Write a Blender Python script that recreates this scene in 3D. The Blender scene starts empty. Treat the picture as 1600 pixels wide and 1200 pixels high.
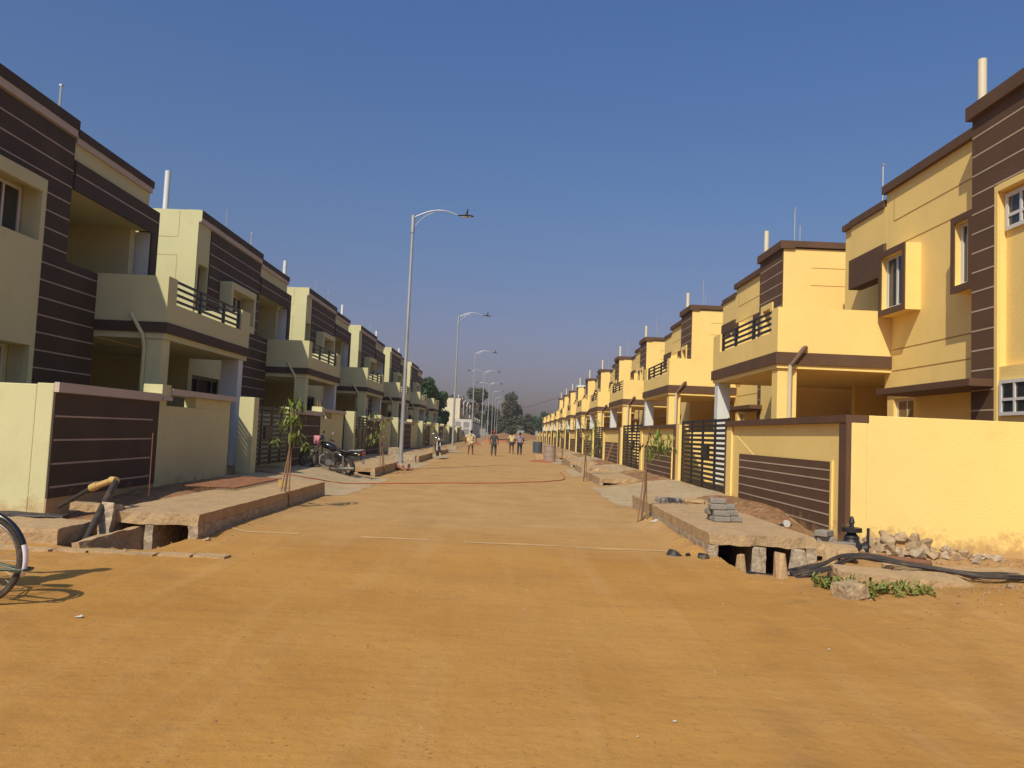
import bpy, bmesh, math, random
from math import sin, cos, pi, radians, sqrt, atan2
from mathutils import Vector, Matrix, noise
R = random.Random(7)
sc = bpy.context.scene
COL = sc.collection
ORD = ['first','second','third','fourth','fifth','sixth','seventh','eighth','ninth','tenth','eleventh','twelfth','thirteenth']

# ------------------------------------------------------------------ materials
def _n(nt, t, x=0, y=0):
    n = nt.nodes.new(t); n.location = (x, y); return n
def mat(name, col, rough=.85, metal=0., var=.10, vscale=1.3, bump=.15, bscale=60., stain=None, stain_amt=.35, stain_scale=2.2, spec=.35, fine=0., splash=0.):
    m = bpy.data.materials.new(name); m.use_nodes = True
    nt = m.node_tree; b = nt.nodes['Principled BSDF']
    b.inputs['Roughness'].default_value = rough
    b.inputs['Metallic'].default_value = metal
    b.inputs['Specular IOR Level'].default_value = spec
    geo = _n(nt, 'ShaderNodeNewGeometry'); pos = geo.outputs['Position']
    nz = _n(nt, 'ShaderNodeTexNoise'); nz.inputs['Scale'].default_value = vscale; nz.inputs['Detail'].default_value = 6
    nt.links.new(pos, nz.inputs['Vector'])
    mr = _n(nt, 'ShaderNodeMapRange'); mr.inputs[1].default_value = .3; mr.inputs[2].default_value = .7
    mr.inputs[3].default_value = 1 - var; mr.inputs[4].default_value = 1 + var
    nt.links.new(nz.outputs[0], mr.inputs[0])
    mx = _n(nt, 'ShaderNodeMix'); mx.data_type = 'RGBA'; mx.blend_type = 'MULTIPLY'; mx.inputs[0].default_value = 1
    mx.inputs[6].default_value = (*col, 1)
    nt.links.new(mr.outputs[0], mx.inputs[7])
    out = mx.outputs[2]
    if fine > 0:
        n3 = _n(nt, 'ShaderNodeTexNoise'); n3.inputs['Scale'].default_value = bscale*.7; n3.inputs['Detail'].default_value = 3
        nt.links.new(pos, n3.inputs['Vector'])
        m3 = _n(nt, 'ShaderNodeMapRange'); m3.inputs[1].default_value = .3; m3.inputs[2].default_value = .7
        m3.inputs[3].default_value = 1-fine; m3.inputs[4].default_value = 1+fine
        nt.links.new(n3.outputs[0], m3.inputs[0])
        mm = _n(nt, 'ShaderNodeMix'); mm.data_type = 'RGBA'; mm.blend_type = 'MULTIPLY'; mm.inputs[0].default_value = 1
        nt.links.new(out, mm.inputs[6]); nt.links.new(m3.outputs[0], mm.inputs[7]); out = mm.outputs[2]
    if stain:
        n2 = _n(nt, 'ShaderNodeTexNoise'); n2.inputs['Scale'].default_value = stain_scale; n2.inputs['Detail'].default_value = 9; n2.inputs['Roughness'].default_value = .65
        nt.links.new(pos, n2.inputs['Vector'])
        r2 = _n(nt, 'ShaderNodeMapRange'); r2.inputs[1].default_value = .5; r2.inputs[2].default_value = .75
        r2.inputs[3].default_value = 0; r2.inputs[4].default_value = stain_amt
        nt.links.new(n2.outputs[0], r2.inputs[0])
        m2 = _n(nt, 'ShaderNodeMix'); m2.data_type = 'RGBA'
        nt.links.new(r2.outputs[0], m2.inputs[0]); nt.links.new(out, m2.inputs[6]); m2.inputs[7].default_value = (*stain, 1)
        out = m2.outputs[2]
    if splash > 0:      # dried mud thrown up on the wall foot
        sx_ = _n(nt, 'ShaderNodeSeparateXYZ'); nt.links.new(pos, sx_.inputs[0])
        n4 = _n(nt, 'ShaderNodeTexNoise'); n4.inputs['Scale'].default_value = 4; n4.inputs['Detail'].default_value = 8; n4.inputs['Roughness'].default_value = .7
        nt.links.new(pos, n4.inputs['Vector'])
        ma = _n(nt, 'ShaderNodeMath'); ma.operation = 'MULTIPLY_ADD'; nt.links.new(n4.outputs[0], ma.inputs[0]); ma.inputs[1].default_value = -1.5
        nt.links.new(sx_.outputs[2], ma.inputs[2])
        r4 = _n(nt, 'ShaderNodeMapRange'); r4.inputs[1].default_value = -.70; r4.inputs[2].default_value = -.40; r4.inputs[3].default_value = splash; r4.inputs[4].default_value = 0
        nt.links.new(ma.outputs[0], r4.inputs[0])
        m4 = _n(nt, 'ShaderNodeMix'); m4.data_type = 'RGBA'; nt.links.new(r4.outputs[0], m4.inputs[0]); nt.links.new(out, m4.inputs[6]); m4.inputs[7].default_value = (.40, .24, .11, 1)
        out = m4.outputs[2]
    nt.links.new(out, b.inputs['Base Color'])
    if bump > 0:
        nb = _n(nt, 'ShaderNodeTexNoise'); nb.inputs['Scale'].default_value = bscale; nb.inputs['Detail'].default_value = 4
        nt.links.new(pos, nb.inputs['Vector'])
        bp = _n(nt, 'ShaderNodeBump'); bp.inputs['Strength'].default_value = bump; bp.inputs['Distance'].default_value = .02
        nt.links.new(nb.outputs[0], bp.inputs['Height']); nt.links.new(bp.outputs[0], b.inputs['Normal'])
    return m

M = {}
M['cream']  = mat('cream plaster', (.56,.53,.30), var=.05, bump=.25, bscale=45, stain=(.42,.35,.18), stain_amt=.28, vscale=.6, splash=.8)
M['cream_groove'] = mat('groove line', (.42,.34,.17), var=.05)
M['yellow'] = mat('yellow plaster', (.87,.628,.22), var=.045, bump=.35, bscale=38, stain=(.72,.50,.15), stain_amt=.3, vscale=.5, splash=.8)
M['yellow_groove'] = mat('yellow groove', (.40,.20,.05), var=.05)
M['white']  = mat('white primer', (.66,.68,.66), var=.05, bump=.15)
M['pink']   = mat('pale pinkish trim', (.50,.42,.36), var=.06, bump=.2, bscale=70)
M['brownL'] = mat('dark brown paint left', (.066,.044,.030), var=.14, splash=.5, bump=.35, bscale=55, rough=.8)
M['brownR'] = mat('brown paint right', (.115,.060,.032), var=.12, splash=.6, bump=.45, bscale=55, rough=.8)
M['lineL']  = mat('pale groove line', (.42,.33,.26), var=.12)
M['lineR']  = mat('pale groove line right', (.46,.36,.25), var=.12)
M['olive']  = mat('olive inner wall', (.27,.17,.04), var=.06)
M['concrete'] = mat('rough concrete', (.41,.275,.145), var=.12, vscale=3.5, bump=.7, bscale=26, stain=(.46,.29,.13), stain_amt=.8, stain_scale=3.5, fine=.14)
M['concrete_edge'] = mat('broken concrete', (.40,.31,.21), var=.25, vscale=9, bump=1.0, bscale=20, stain=(.17,.11,.07), stain_amt=.7, stain_scale=12, fine=.2)
M['block']  = mat('grey paver block', (.25,.22,.19), var=.15, vscale=5, bump=.5, bscale=60, stain=(.35,.24,.13), stain_amt=.4, stain_scale=6, fine=.1)
M['rock']   = mat('pale rubble stone', (.36,.255,.15), var=.28, vscale=7, bump=.9, bscale=24, stain=(.24,.13,.06), stain_amt=.6, stain_scale=5, fine=.15)
M['brick']  = mat('broken brick', (.30,.13,.07), var=.25, vscale=8, bump=.8, bscale=24, stain=(.35,.25,.17), stain_amt=.5)
M['black']  = mat('black iron paint', (.018,.016,.018), var=.2, bump=0, rough=.5, spec=.45)
M['blackplastic'] = mat('black hose', (.035,.028,.025), var=.3, bump=.1, rough=.5, stain=(.2,.13,.07), stain_amt=.5, stain_scale=6)
M['rubber'] = mat('tyre rubber', (.05,.038,.030), var=.2, bump=.5, bscale=120, rough=.9, stain=(.24,.15,.08), stain_amt=.6, stain_scale=9)
M['chrome'] = mat('worn chrome', (.45,.43,.42), rough=.3, metal=.9, var=.1, bump=0)
M['steel']  = mat('galvanised steel', (.40,.41,.42), rough=.5, metal=.5, var=.12, vscale=2, bump=0)
M['glass']  = mat('dark window glass', (.028,.034,.038), rough=.08, var=.1, bump=0, spec=.7)
M['frame']  = mat('white window frame', (.62,.60,.56), var=.04, bump=0, rough=.5)
M['door']   = mat('brown door wood', (.065,.028,.022), var=.15, bump=.1)
M['pvc']    = mat('cream pipe', (.66,.58,.42), rough=.5, var=.05, bump=0)
M['pvcw']   = mat('white pipe', (.62,.64,.66), rough=.45, var=.05, bump=0)
M['pvcbrown'] = mat('brown painted pipe', (.13,.075,.05), rough=.6, var=.1, bump=0)
M['greenm'] = mat('green stand metal', (.02,.045,.028), rough=.5, var=.2, bump=0)
M['hose']   = mat('orange hose', (.44,.13,.05), rough=.5, var=.15, bump=0, stain=(.4,.22,.1), stain_amt=.5)
M['leaf']   = mat('mango leaf', (.13,.165,.022), rough=.5, var=.45, vscale=9, bump=0)
M['leaf2']  = mat('dark tree leaf', (.028,.062,.016), rough=.6, var=.5, vscale=1.5, bump=0)
M['leaf3']  = mat('dusty tree leaf', (.072,.070,.036), rough=.7, var=.4, vscale=1.2, bump=0)
M['bark']   = mat('bark', (.16,.10,.06), var=.2, bump=.6, bscale=40)
M['stick']  = mat('wood stake', (.24,.13,.06), var=.2, bump=.4, bscale=40)
M['soil']   = mat('dug earth', (.24,.125,.055), var=.3, vscale=5, bump=1., bscale=22, fine=.2)
M['redsoil'] = mat('red earth mound', (.36,.13,.05), var=.25, vscale=1.5, bump=1., bscale=8)
M['skin']   = mat('skin', (.11,.055,.035), rough=.6, var=.05, bump=0)
M['hair']   = mat('hair', (.012,.010,.010), rough=.6, var=.1, bump=0)
def cloth(n, c): return mat(n, c, rough=.9, var=.08, bump=.1, bscale=30)
M['redpaint'] = mat('red plastic', (.30,.02,.02), rough=.3, var=.05, bump=0)
M['blackpaint'] = mat('black gloss paint', (.015,.014,.016), rough=.2, var=.1, bump=0, spec=.6)
M['engine'] = mat('engine alloy', (.16,.15,.14), rough=.5, metal=.6, var=.3, vscale=20, bump=0)
M['lens']   = mat('lamp lens', (.55,.55,.52), rough=.15, var=.02, bump=0)
M['drum']   = mat('dusty drum', (.32,.24,.19), rough=.7, var=.2, bump=.1, stain=(.14,.13,.14), stain_amt=.6, stain_scale=2)
M['bluedrum'] = mat('blue grey drum', (.07,.085,.10), rough=.6, var=.15, bump=.1)
M['cabinet'] = mat('grey white cabinet', (.52,.50,.46), rough=.6, var=.05, bump=0)
M['grey']   = mat('vent grey', (.30,.29,.28), rough=.7, var=.05, bump=0)
M['mudwhite'] = mat('white reflector paint', (.72,.66,.72), rough=.5, var=.06, bump=0)
M['oldyellow'] = mat('yellowed pipe joint', (.50,.33,.12), rough=.6, var=.1, bump=0)
M['rust']   = mat('rusty sheet', (.19,.085,.045), rough=.85, var=.3, vscale=6, bump=.5, bscale=40)

# ------------------------------------------------------------------ mesh helpers
class MB:
    def __init__(s): s.v=[]; s.f=[]; s.m=[]
    def quad(s, a,b,c,d, mi=0):
        i=len(s.v); s.v += [tuple(a),tuple(b),tuple(c),tuple(d)]; s.f.append((i,i+1,i+2,i+3)); s.m.append(mi)
    def poly(s, pts, mi=0):
        i=len(s.v); s.v += [tuple(p) for p in pts]; s.f.append(tuple(range(i,i+len(pts)))); s.m.append(mi)
    def box(s, x0,x1,y0,y1,z0,z1, mi=0, T=None):
        if x0>x1: x0,x1=x1,x0
        if y0>y1: y0,y1=y1,y0
        if z0>z1: z0,z1=z1,z0
        i=len(s.v)
        p=[(x0,y0,z0),(x1,y0,z0),(x1,y1,z0),(x0,y1,z0),(x0,y0,z1),(x1,y0,z1),(x1,y1,z1),(x0,y1,z1)]
        if T: p=[tuple(T @ Vector(q)) for q in p]
        s.v += p
        for q in ((3,2,1,0),(4,5,6,7),(0,1,5,4),(1,2,6,5),(2,3,7,6),(3,0,4,7)):
            s.f.append(tuple(i+k for k in q)); s.m.append(mi)
        return s
    def tube(s, pts, r, seg=10, mi=0, cap=True, closed=False, flat=1.0):
        pts=[Vector(p) for p in pts]; n=len(pts)
        rs = r if isinstance(r,(list,tuple)) else [r]*n
        base=len(s.v); up=Vector((0,0,1)); prev=None
        for k,p in enumerate(pts):
            if closed: t=(pts[(k+1)%n]-pts[k-1])
            else: t=(pts[min(k+1,n-1)]-pts[max(k-1,0)])
            if t.length<1e-9: t=Vector((0,0,1))
            t.normalize()
            if prev is None:
                a = up if abs(t.z)<.9 else Vector((1,0,0))
                u = t.cross(a).normalized()
            else:
                u = prev - t*prev.dot(t)
                u = u.normalized() if u.length>1e-6 else t.orthogonal().normalized()
            prev=u; w=t.cross(u)
            for j in range(seg):
                a=2*pi*j/seg
                s.v.append(tuple(p+u*(cos(a)*rs[k])+w*(sin(a)*rs[k]*flat)))
        rng = n if closed else n-1
        for k in range(rng):
            for j in range(seg):
                a=base+k*seg+j; b=base+k*seg+(j+1)%seg
                k2=(k+1)%n
                c=base+k2*seg+(j+1)%seg; d=base+k2*seg+j
                s.f.append((a,b,c,d)); s.m.append(mi)
        if cap and not closed:
            s.f.append(tuple(base+j for j in range(seg))[::-1]); s.m.append(mi)
            s.f.append(tuple(base+(n-1)*seg+j for j in range(seg))); s.m.append(mi)
        return s
    def ring(s, c, rad, r, axis='y', seg=32, sub=8, mi=0, a0=0, a1=2*pi):
        full = abs(a1-a0-2*pi)<1e-6
        n = seg if full else seg+1
        pts=[]
        for k in range(n):
            a=a0+(a1-a0)*k/seg
            d={'y':(cos(a)*rad,0,sin(a)*rad),'x':(0,cos(a)*rad,sin(a)*rad),'z':(cos(a)*rad,sin(a)*rad,0)}[axis]
            pts.append((c[0]+d[0],c[1]+d[1],c[2]+d[2]))
        return s.tube(pts, r, sub, mi, closed=full)
    def ell(s, c, rx, ry, rz, mi=0, su=14, sv=9, T=None, f=None):
        base=len(s.v)
        for i in range(sv+1):
            th=pi*i/sv
            for j in range(su):
                ph=2*pi*j/su
                p=Vector((rx*sin(th)*cos(ph), ry*sin(th)*sin(ph), rz*cos(th)))
                if f: p=Vector(f(p))
                if T: p=T@p
                s.v.append((p.x+c[0],p.y+c[1],p.z+c[2]))
        for i in range(sv):
            for j in range(su):
                s.f.append((base+i*su+j, base+(i+1)*su+j, base+(i+1)*su+(j+1)%su, base+i*su+(j+1)%su)); s.m.append(mi)
        return s
    def panel(s, axis, p0, th, u0,u1,z0,z1, holes, mi=0):
        """wall sheet with thickness and rectangular holes; axis 'x': plane X=p0..p0+th, u=Y; axis 'y': plane Y, u=X"""
        us=sorted(set([u0,u1]+[h[i] for h in holes for i in (0,1)])); us=[u for u in us if u0<=u<=u1]
        zs=sorted(set([z0,z1]+[h[i] for h in holes for i in (2,3)])); zs=[z for z in zs if z0<=z<=z1]
        def solid(i,j):
            if i<0 or j<0 or i>=len(us)-1 or j>=len(zs)-1: return False
            cu=(us[i]+us[i+1])/2; cz=(zs[j]+zs[j+1])/2
            return not any(h[0]<cu<h[1] and h[2]<cz<h[3] for h in holes)
        P=(lambda a,u,z:(a,u,z)) if axis=='x' else (lambda a,u,z:(u,a,z))
        a,b=p0,p0+th
        for i in range(len(us)-1):
            for j in range(len(zs)-1):
                if not solid(i,j): continue
                U0,U1,Z0,Z1=us[i],us[i+1],zs[j],zs[j+1]
                s.quad(P(a,U0,Z0),P(a,U1,Z0),P(a,U1,Z1),P(a,U0,Z1),mi)
                s.quad(P(b,U0,Z0),P(b,U1,Z0),P(b,U1,Z1),P(b,U0,Z1),mi)
                if not solid(i-1,j): s.quad(P(a,U0,Z0),P(b,U0,Z0),P(b,U0,Z1),P(a,U0,Z1),mi)
                if not solid(i+1,j): s.quad(P(a,U1,Z0),P(b,U1,Z0),P(b,U1,Z1),P(a,U1,Z1),mi)
                if not solid(i,j-1): s.quad(P(a,U0,Z0),P(b,U0,Z0),P(b,U1,Z0),P(a,U1,Z0),mi)
                if not solid(i,j+1): s.quad(P(a,U0,Z1),P(b,U0,Z1),P(b,U1,Z1),P(a,U1,Z1),mi)
        return s
    def stripes(s, axis, p, d, u0,u1, zs, h=.03, mi=1):
        """thin proud lines on a plane"""
        for z in zs:
            if axis=='x': s.box(p,p+d,u0,u1,z-h/2,z+h/2,mi)
            else: s.box(u0,u1,p,p+d,z-h/2,z+h/2,mi)
        return s
    def build(s, name, mats, parent=None, loc=None, smooth=False, bevel=0., weld=False, fixn=True):
        me=bpy.data.meshes.new(name); me.from_pydata(s.v,[],s.f)
        if not isinstance(mats,(list,tuple)): mats=[mats]
        for m in mats: me.materials.append(m)
        me.polygons.foreach_set('material_index', s.m)
        if fixn or weld:
            bm=bmesh.new(); bm.from_mesh(me)
            bmesh.ops.remove_doubles(bm, verts=bm.verts, dist=1e-5)
            bmesh.ops.recalc_face_normals(bm, faces=bm.faces)
            bm.to_mesh(me); bm.free()
        if smooth:
            me.polygons.foreach_set('use_smooth',[True]*len(me.polygons))
            try: me.set_sharp_from_angle(angle=radians(40))
            except Exception: pass
        o=bpy.data.objects.new(name, me); COL.objects.link(o)
        if parent: o.parent=parent
        if loc: o.location=loc
        if bevel>0:
            b=o.modifiers.new('bevel','BEVEL'); b.width=bevel; b.segments=2; b.limit_method='ANGLE'; b.angle_limit=radians(50)
        return o

def tag(o, label=None, cat=None, group=None, kind=None):
    if label: o['label']=label
    if cat: o['category']=cat
    if group: o['group']=group
    if kind: o['kind']=kind
    return o
def empty(name, loc, label, cat, group=None, rz=0):
    o=bpy.data.objects.new(name,None); COL.objects.link(o); o.location=loc; o.rotation_euler=(0,0,rz)
    o.empty_display_size=.2
    return tag(o,label,cat,group)
def copy_tree(o, parent=None, mats=None):
    c=o.copy(); COL.objects.link(c); c.parent=parent
    if mats and c.type=='MESH':
        for i,sl in enumerate(c.material_slots):
            nm=sl.material.name if sl.material else ''
            if nm in mats:
                sl.link='OBJECT'; sl.material=mats[nm]
    for ch in [x for x in o.children]: copy_tree(ch,c,mats)
    return c
def hull(pts):
    bm=bmesh.new()
    for p in pts: bm.verts.new(p)
    r=bmesh.ops.convex_hull(bm, input=bm.verts)
    dead=[g for g in r['geom_interior'] if isinstance(g,bmesh.types.BMVert)]
    bmesh.ops.delete(bm, geom=dead, context='VERTS')
    return bm
def rock_mesh(name, rx,ry,rz, rnd, m, n=16):
    pts=[]
    for _ in range(n):
        v=Vector((rnd.gauss(0,1),rnd.gauss(0,1),rnd.gauss(0,1))).normalized()*rnd.uniform(.8,1.05)
        pts.append((v.x*rx,v.y*ry,v.z*rz))
    bm=hull(pts)
    bmesh.ops.bevel(bm, geom=list(bm.edges), offset=min(rx,ry,rz)*.07, segments=1, affect='EDGES', clamp_overlap=True)
    me=bpy.data.meshes.new(name); bm.to_mesh(me); bm.free(); me.materials.append(m)
    return me
def rough_slab(mb_or_none, x0,x1,y0,y1,z0,z1, rnd, step=.12, amp=.012, edge=.035, edge_x=None, name='slab', m=None, parent=None):
    """concrete slab with chipped, wavy edges: subdivided box with noise"""
    bm=bmesh.new()
    nx=max(1,int((x1-x0)/step)); ny=max(1,int((y1-y0)/step)); nz=max(1,int((z1-z0)/(step*.6)))
    def P(i,j,k): return Vector((x0+(x1-x0)*i/nx, y0+(y1-y0)*j/ny, z0+(z1-z0)*k/nz))
    vs={}
    off=Vector((rnd.uniform(0,50),)*3)
    for i in range(nx+1):
        for j in range(ny+1):
            for k in range(nz+1):
                if 0<i<nx and 0<j<ny and 0<k<nz: continue
                p=P(i,j,k)
                q=(p+off)*3.0
                d=noise.noise_vector(q)*amp
                ed=(i in (0,nx))+(j in (0,ny))+(k in (0,nz))
                if ed>=1 and (i in (0,nx) or j in (0,ny)):
                    d+=noise.noise_vector((p+off)*9)*(edge if (edge_x is None or j in (0,ny)) else edge_x)*.6
                if ed>=2:
                    c=Vector(((x0+x1)/2,(y0+y1)/2,(z0+z1)/2)); e=(c-p); e.y=e.y if j in (0,ny) else 0; e.normalize()
                    d+=e*abs(noise.noise((p+off)*6))*(edge if (edge_x is None or j in (0,ny)) else edge_x)*1.3
                vs[(i,j,k)]=bm.verts.new(p+d)
    def F(a,b,c,d):
        try: bm.faces.new([vs[a],vs[b],vs[c],vs[d]])
        except Exception: pass
    for i in range(nx):
        for j in range(ny):
            F((i,j,0),(i,j+1,0),(i+1,j+1,0),(i+1,j,0)); F((i,j,nz),(i+1,j,nz),(i+1,j+1,nz),(i,j+1,nz))
    for i in range(nx):
        for k in range(nz):
            F((i,0,k),(i+1,0,k),(i+1,0,k+1),(i,0,k+1)); F((i,ny,k),(i,ny,k+1),(i+1,ny,k+1),(i+1,ny,k))
    for j in range(ny):
        for k in range(nz):
            F((0,j,k),(0,j,k+1),(0,j+1,k+1),(0,j+1,k)); F((nx,j,k),(nx,j+1,k),(nx,j+1,k+1),(nx,j,k+1))
    bmesh.ops.recalc_face_normals(bm, faces=bm.faces)
    me=bpy.data.meshes.new(name); bm.to_mesh(me); bm.free(); me.materials.append(m)
    o=bpy.data.objects.new(name,me); COL.objects.link(o)
    if parent: o.parent=parent
    return o

# ------------------------------------------------------------------ world, sun, camera
H=1.6
cam=bpy.data.cameras.new('camera'); co=bpy.data.objects.new('camera',cam); COL.objects.link(co); sc.camera=co
cam.sensor_width=36; cam.lens=27.0; cam.clip_end=3000; cam.clip_start=.05
pitch=math.atan(77/1200.); roll=radians(2.5)
co.matrix_world = Matrix.Translation((0,0,H)) @ Matrix.Rotation(pi/2+pitch,4,'X') @ Matrix.Rotation(roll,4,'Z')
SD=Vector((.298,.638,-.710)).normalized()
sl=bpy.data.lights.new('sun','SUN'); so=bpy.data.objects.new('sun',sl); COL.objects.link(so)
sl.energy=4.2; sl.angle=radians(.55); sl.color=(1.0,.90,.69)
so.rotation_euler=SD.to_track_quat('-Z','Y').to_euler()
w=bpy.data.worlds.new('World'); sc.world=w; w.use_nodes=True
nt=w.node_tree; bg=nt.nodes['Background']
sky=nt.nodes.new('ShaderNodeTexSky'); sky.sky_type='NISHITA'; sky.sun_disc=False
sky.sun_elevation=math.asin(-SD.z); sky.sun_rotation=atan2(-SD.x,-SD.y)%(2*pi)
sky.air_density=1.0; sky.dust_density=2.0; sky.ozone_density=1.5
tc=nt.nodes.new('ShaderNodeTexCoord'); sep=nt.nodes.new('ShaderNodeSeparateXYZ'); nt.links.new(tc.outputs['Generated'],sep.inputs[0])
ramp=nt.nodes.new('ShaderNodeValToRGB'); nt.links.new(sep.outputs[2],ramp.inputs[0])
SKYR=[(0.0,(.54,.40,.48)),(.12,(.67,.56,.69)),(.28,(.66,.76,.94)),(.5,(.66,.87,1.22)),(1.0,(.9,1.1,1.35))]
cr=ramp.color_ramp
cr.elements[0].position=SKYR[0][0]; cr.elements[0].color=(*SKYR[0][1],1)
cr.elements[1].position=SKYR[-1][0]; cr.elements[1].color=(*SKYR[-1][1],1)
for p,c in SKYR[1:-1]:
    e=cr.elements.new(p); e.color=(*c,1)
mul=nt.nodes.new('ShaderNodeMix'); mul.data_type='RGBA'; mul.blend_type='MULTIPLY'; mul.inputs[0].default_value=1
nt.links.new(sky.outputs[0],mul.inputs[6]); nt.links.new(ramp.outputs[0],mul.inputs[7]); nt.links.new(mul.outputs[2],bg.inputs[0])
bg.inputs[1].default_value=.10
sc.view_settings.view_transform='Standard'; sc.view_settings.look='None'; sc.view_settings.exposure=0; sc.view_settings.gamma=1
sc.render.engine='CYCLES'
sc.cycles.max_bounces=6

# ------------------------------------------------------------------ ground
def sm(t): t=max(0.,min(1.,t)); return t*t*(3-2*t)
TL=(-5.38,-4.28); TR=(2.98,4.20)
def gz(x,y, fine=True):
    z=0.
    z+= .30*sm((-4.1-x)/2.0)*sm((y-11.0)/3.)
    z+= .34*sm((x-2.9)/2.3)*sm((y-12.5)/3.0)
    if fine:
        # drains either side: open trenches that run on beneath the footpath slabs
        def tr(a,b,y0,y1,d,s=.06):
            return -d*sm((x-a)/s)*sm((b-x)/s)*sm((y-y0)/.25)*sm((y1-y)/.25)
        z+= tr(TL[0],TL[1],9.35,17.2,.50+z)
        z+= tr(TR[0],TR[1],9.55,17.2,.50+z)
        # spoil and earth banks
        z+= .16*math.exp(-((x-6.0)**2/1.6+(y-8.3)**2/.5))*1.1
        z+= .10*math.exp(-((x-5.6)**2/3.0+(y-11.5)**2/.3))+.17*math.exp(-((x-5.85)**2/.16+(y-11.5)**2/.14))
        z+= .16*math.exp(-((x+5.75)**2/.10+(y-10.3)**2/.5))
        z+= .10*math.exp(-((x-4.9)**2/.12+(y-15.)**2/6.))
        by=sm((y-10.6)/.6)*sm((17.6-y)/.8)
        z+= by*(.15*math.exp(-((x-2.74)**2/.030))*(.7+.5*noise.noise(Vector((x*2,y*1.3,11))))+.05*math.exp(-((x+4.02)**2/.02)))
    n=noise.noise(Vector((x*.35,y*.35,0)))*.028*(1 if y<11 else .5)
    n+=noise.noise(Vector((x*1.4,y*1.4,3)))*.010
    off=abs(x+.7)>3.6
    n+=noise.noise(Vector((x*5,y*5,7)))*(.012 if off else .0045)
    if off and fine: n+=abs(noise.noise(Vector((x*11,y*11,1))))*.018
    if not off and y<11:
        n+= .006*sin(x*1.1*6+noise.noise(Vector((x*.5,y*.2,9)))*3)*sm(noise.noise(Vector((x*.3,y*.15,4)))*2+.3)
    return z+n
def axis_pts(segs):
    out=[]
    for a,b,st in segs:
        n=max(1,int(round((b-a)/st)))
        out+=[a+(b-a)*k/n for k in range(n)]
    out.append(segs[-1][1]); return out
xs=axis_pts([(-900,-60,140),(-60,-12,4),(-12,-6.4,.22),(-6.4,-3.9,.055),(-3.9,2.7,.11),(2.7,6.8,.055),(6.8,12,.25),(12,60,4),(60,900,140)])
ys=axis_pts([(-60,-4,6),(-4,2,.5),(2,7.5,.10),(7.5,18,.065),(18,30,.2),(30,60,.6),(60,220,2.5),(220,1500,160)])
g=MB(); nx=len(xs)
for y in ys:
    for x in xs: g.v.append((x,y,gz(x,y)))
for j in range(len(ys)-1):
    for i in range(nx-1):
        a=j*nx+i; g.f.append((a,a+1,a+nx+1,a+nx)); g.m.append(0)
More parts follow.
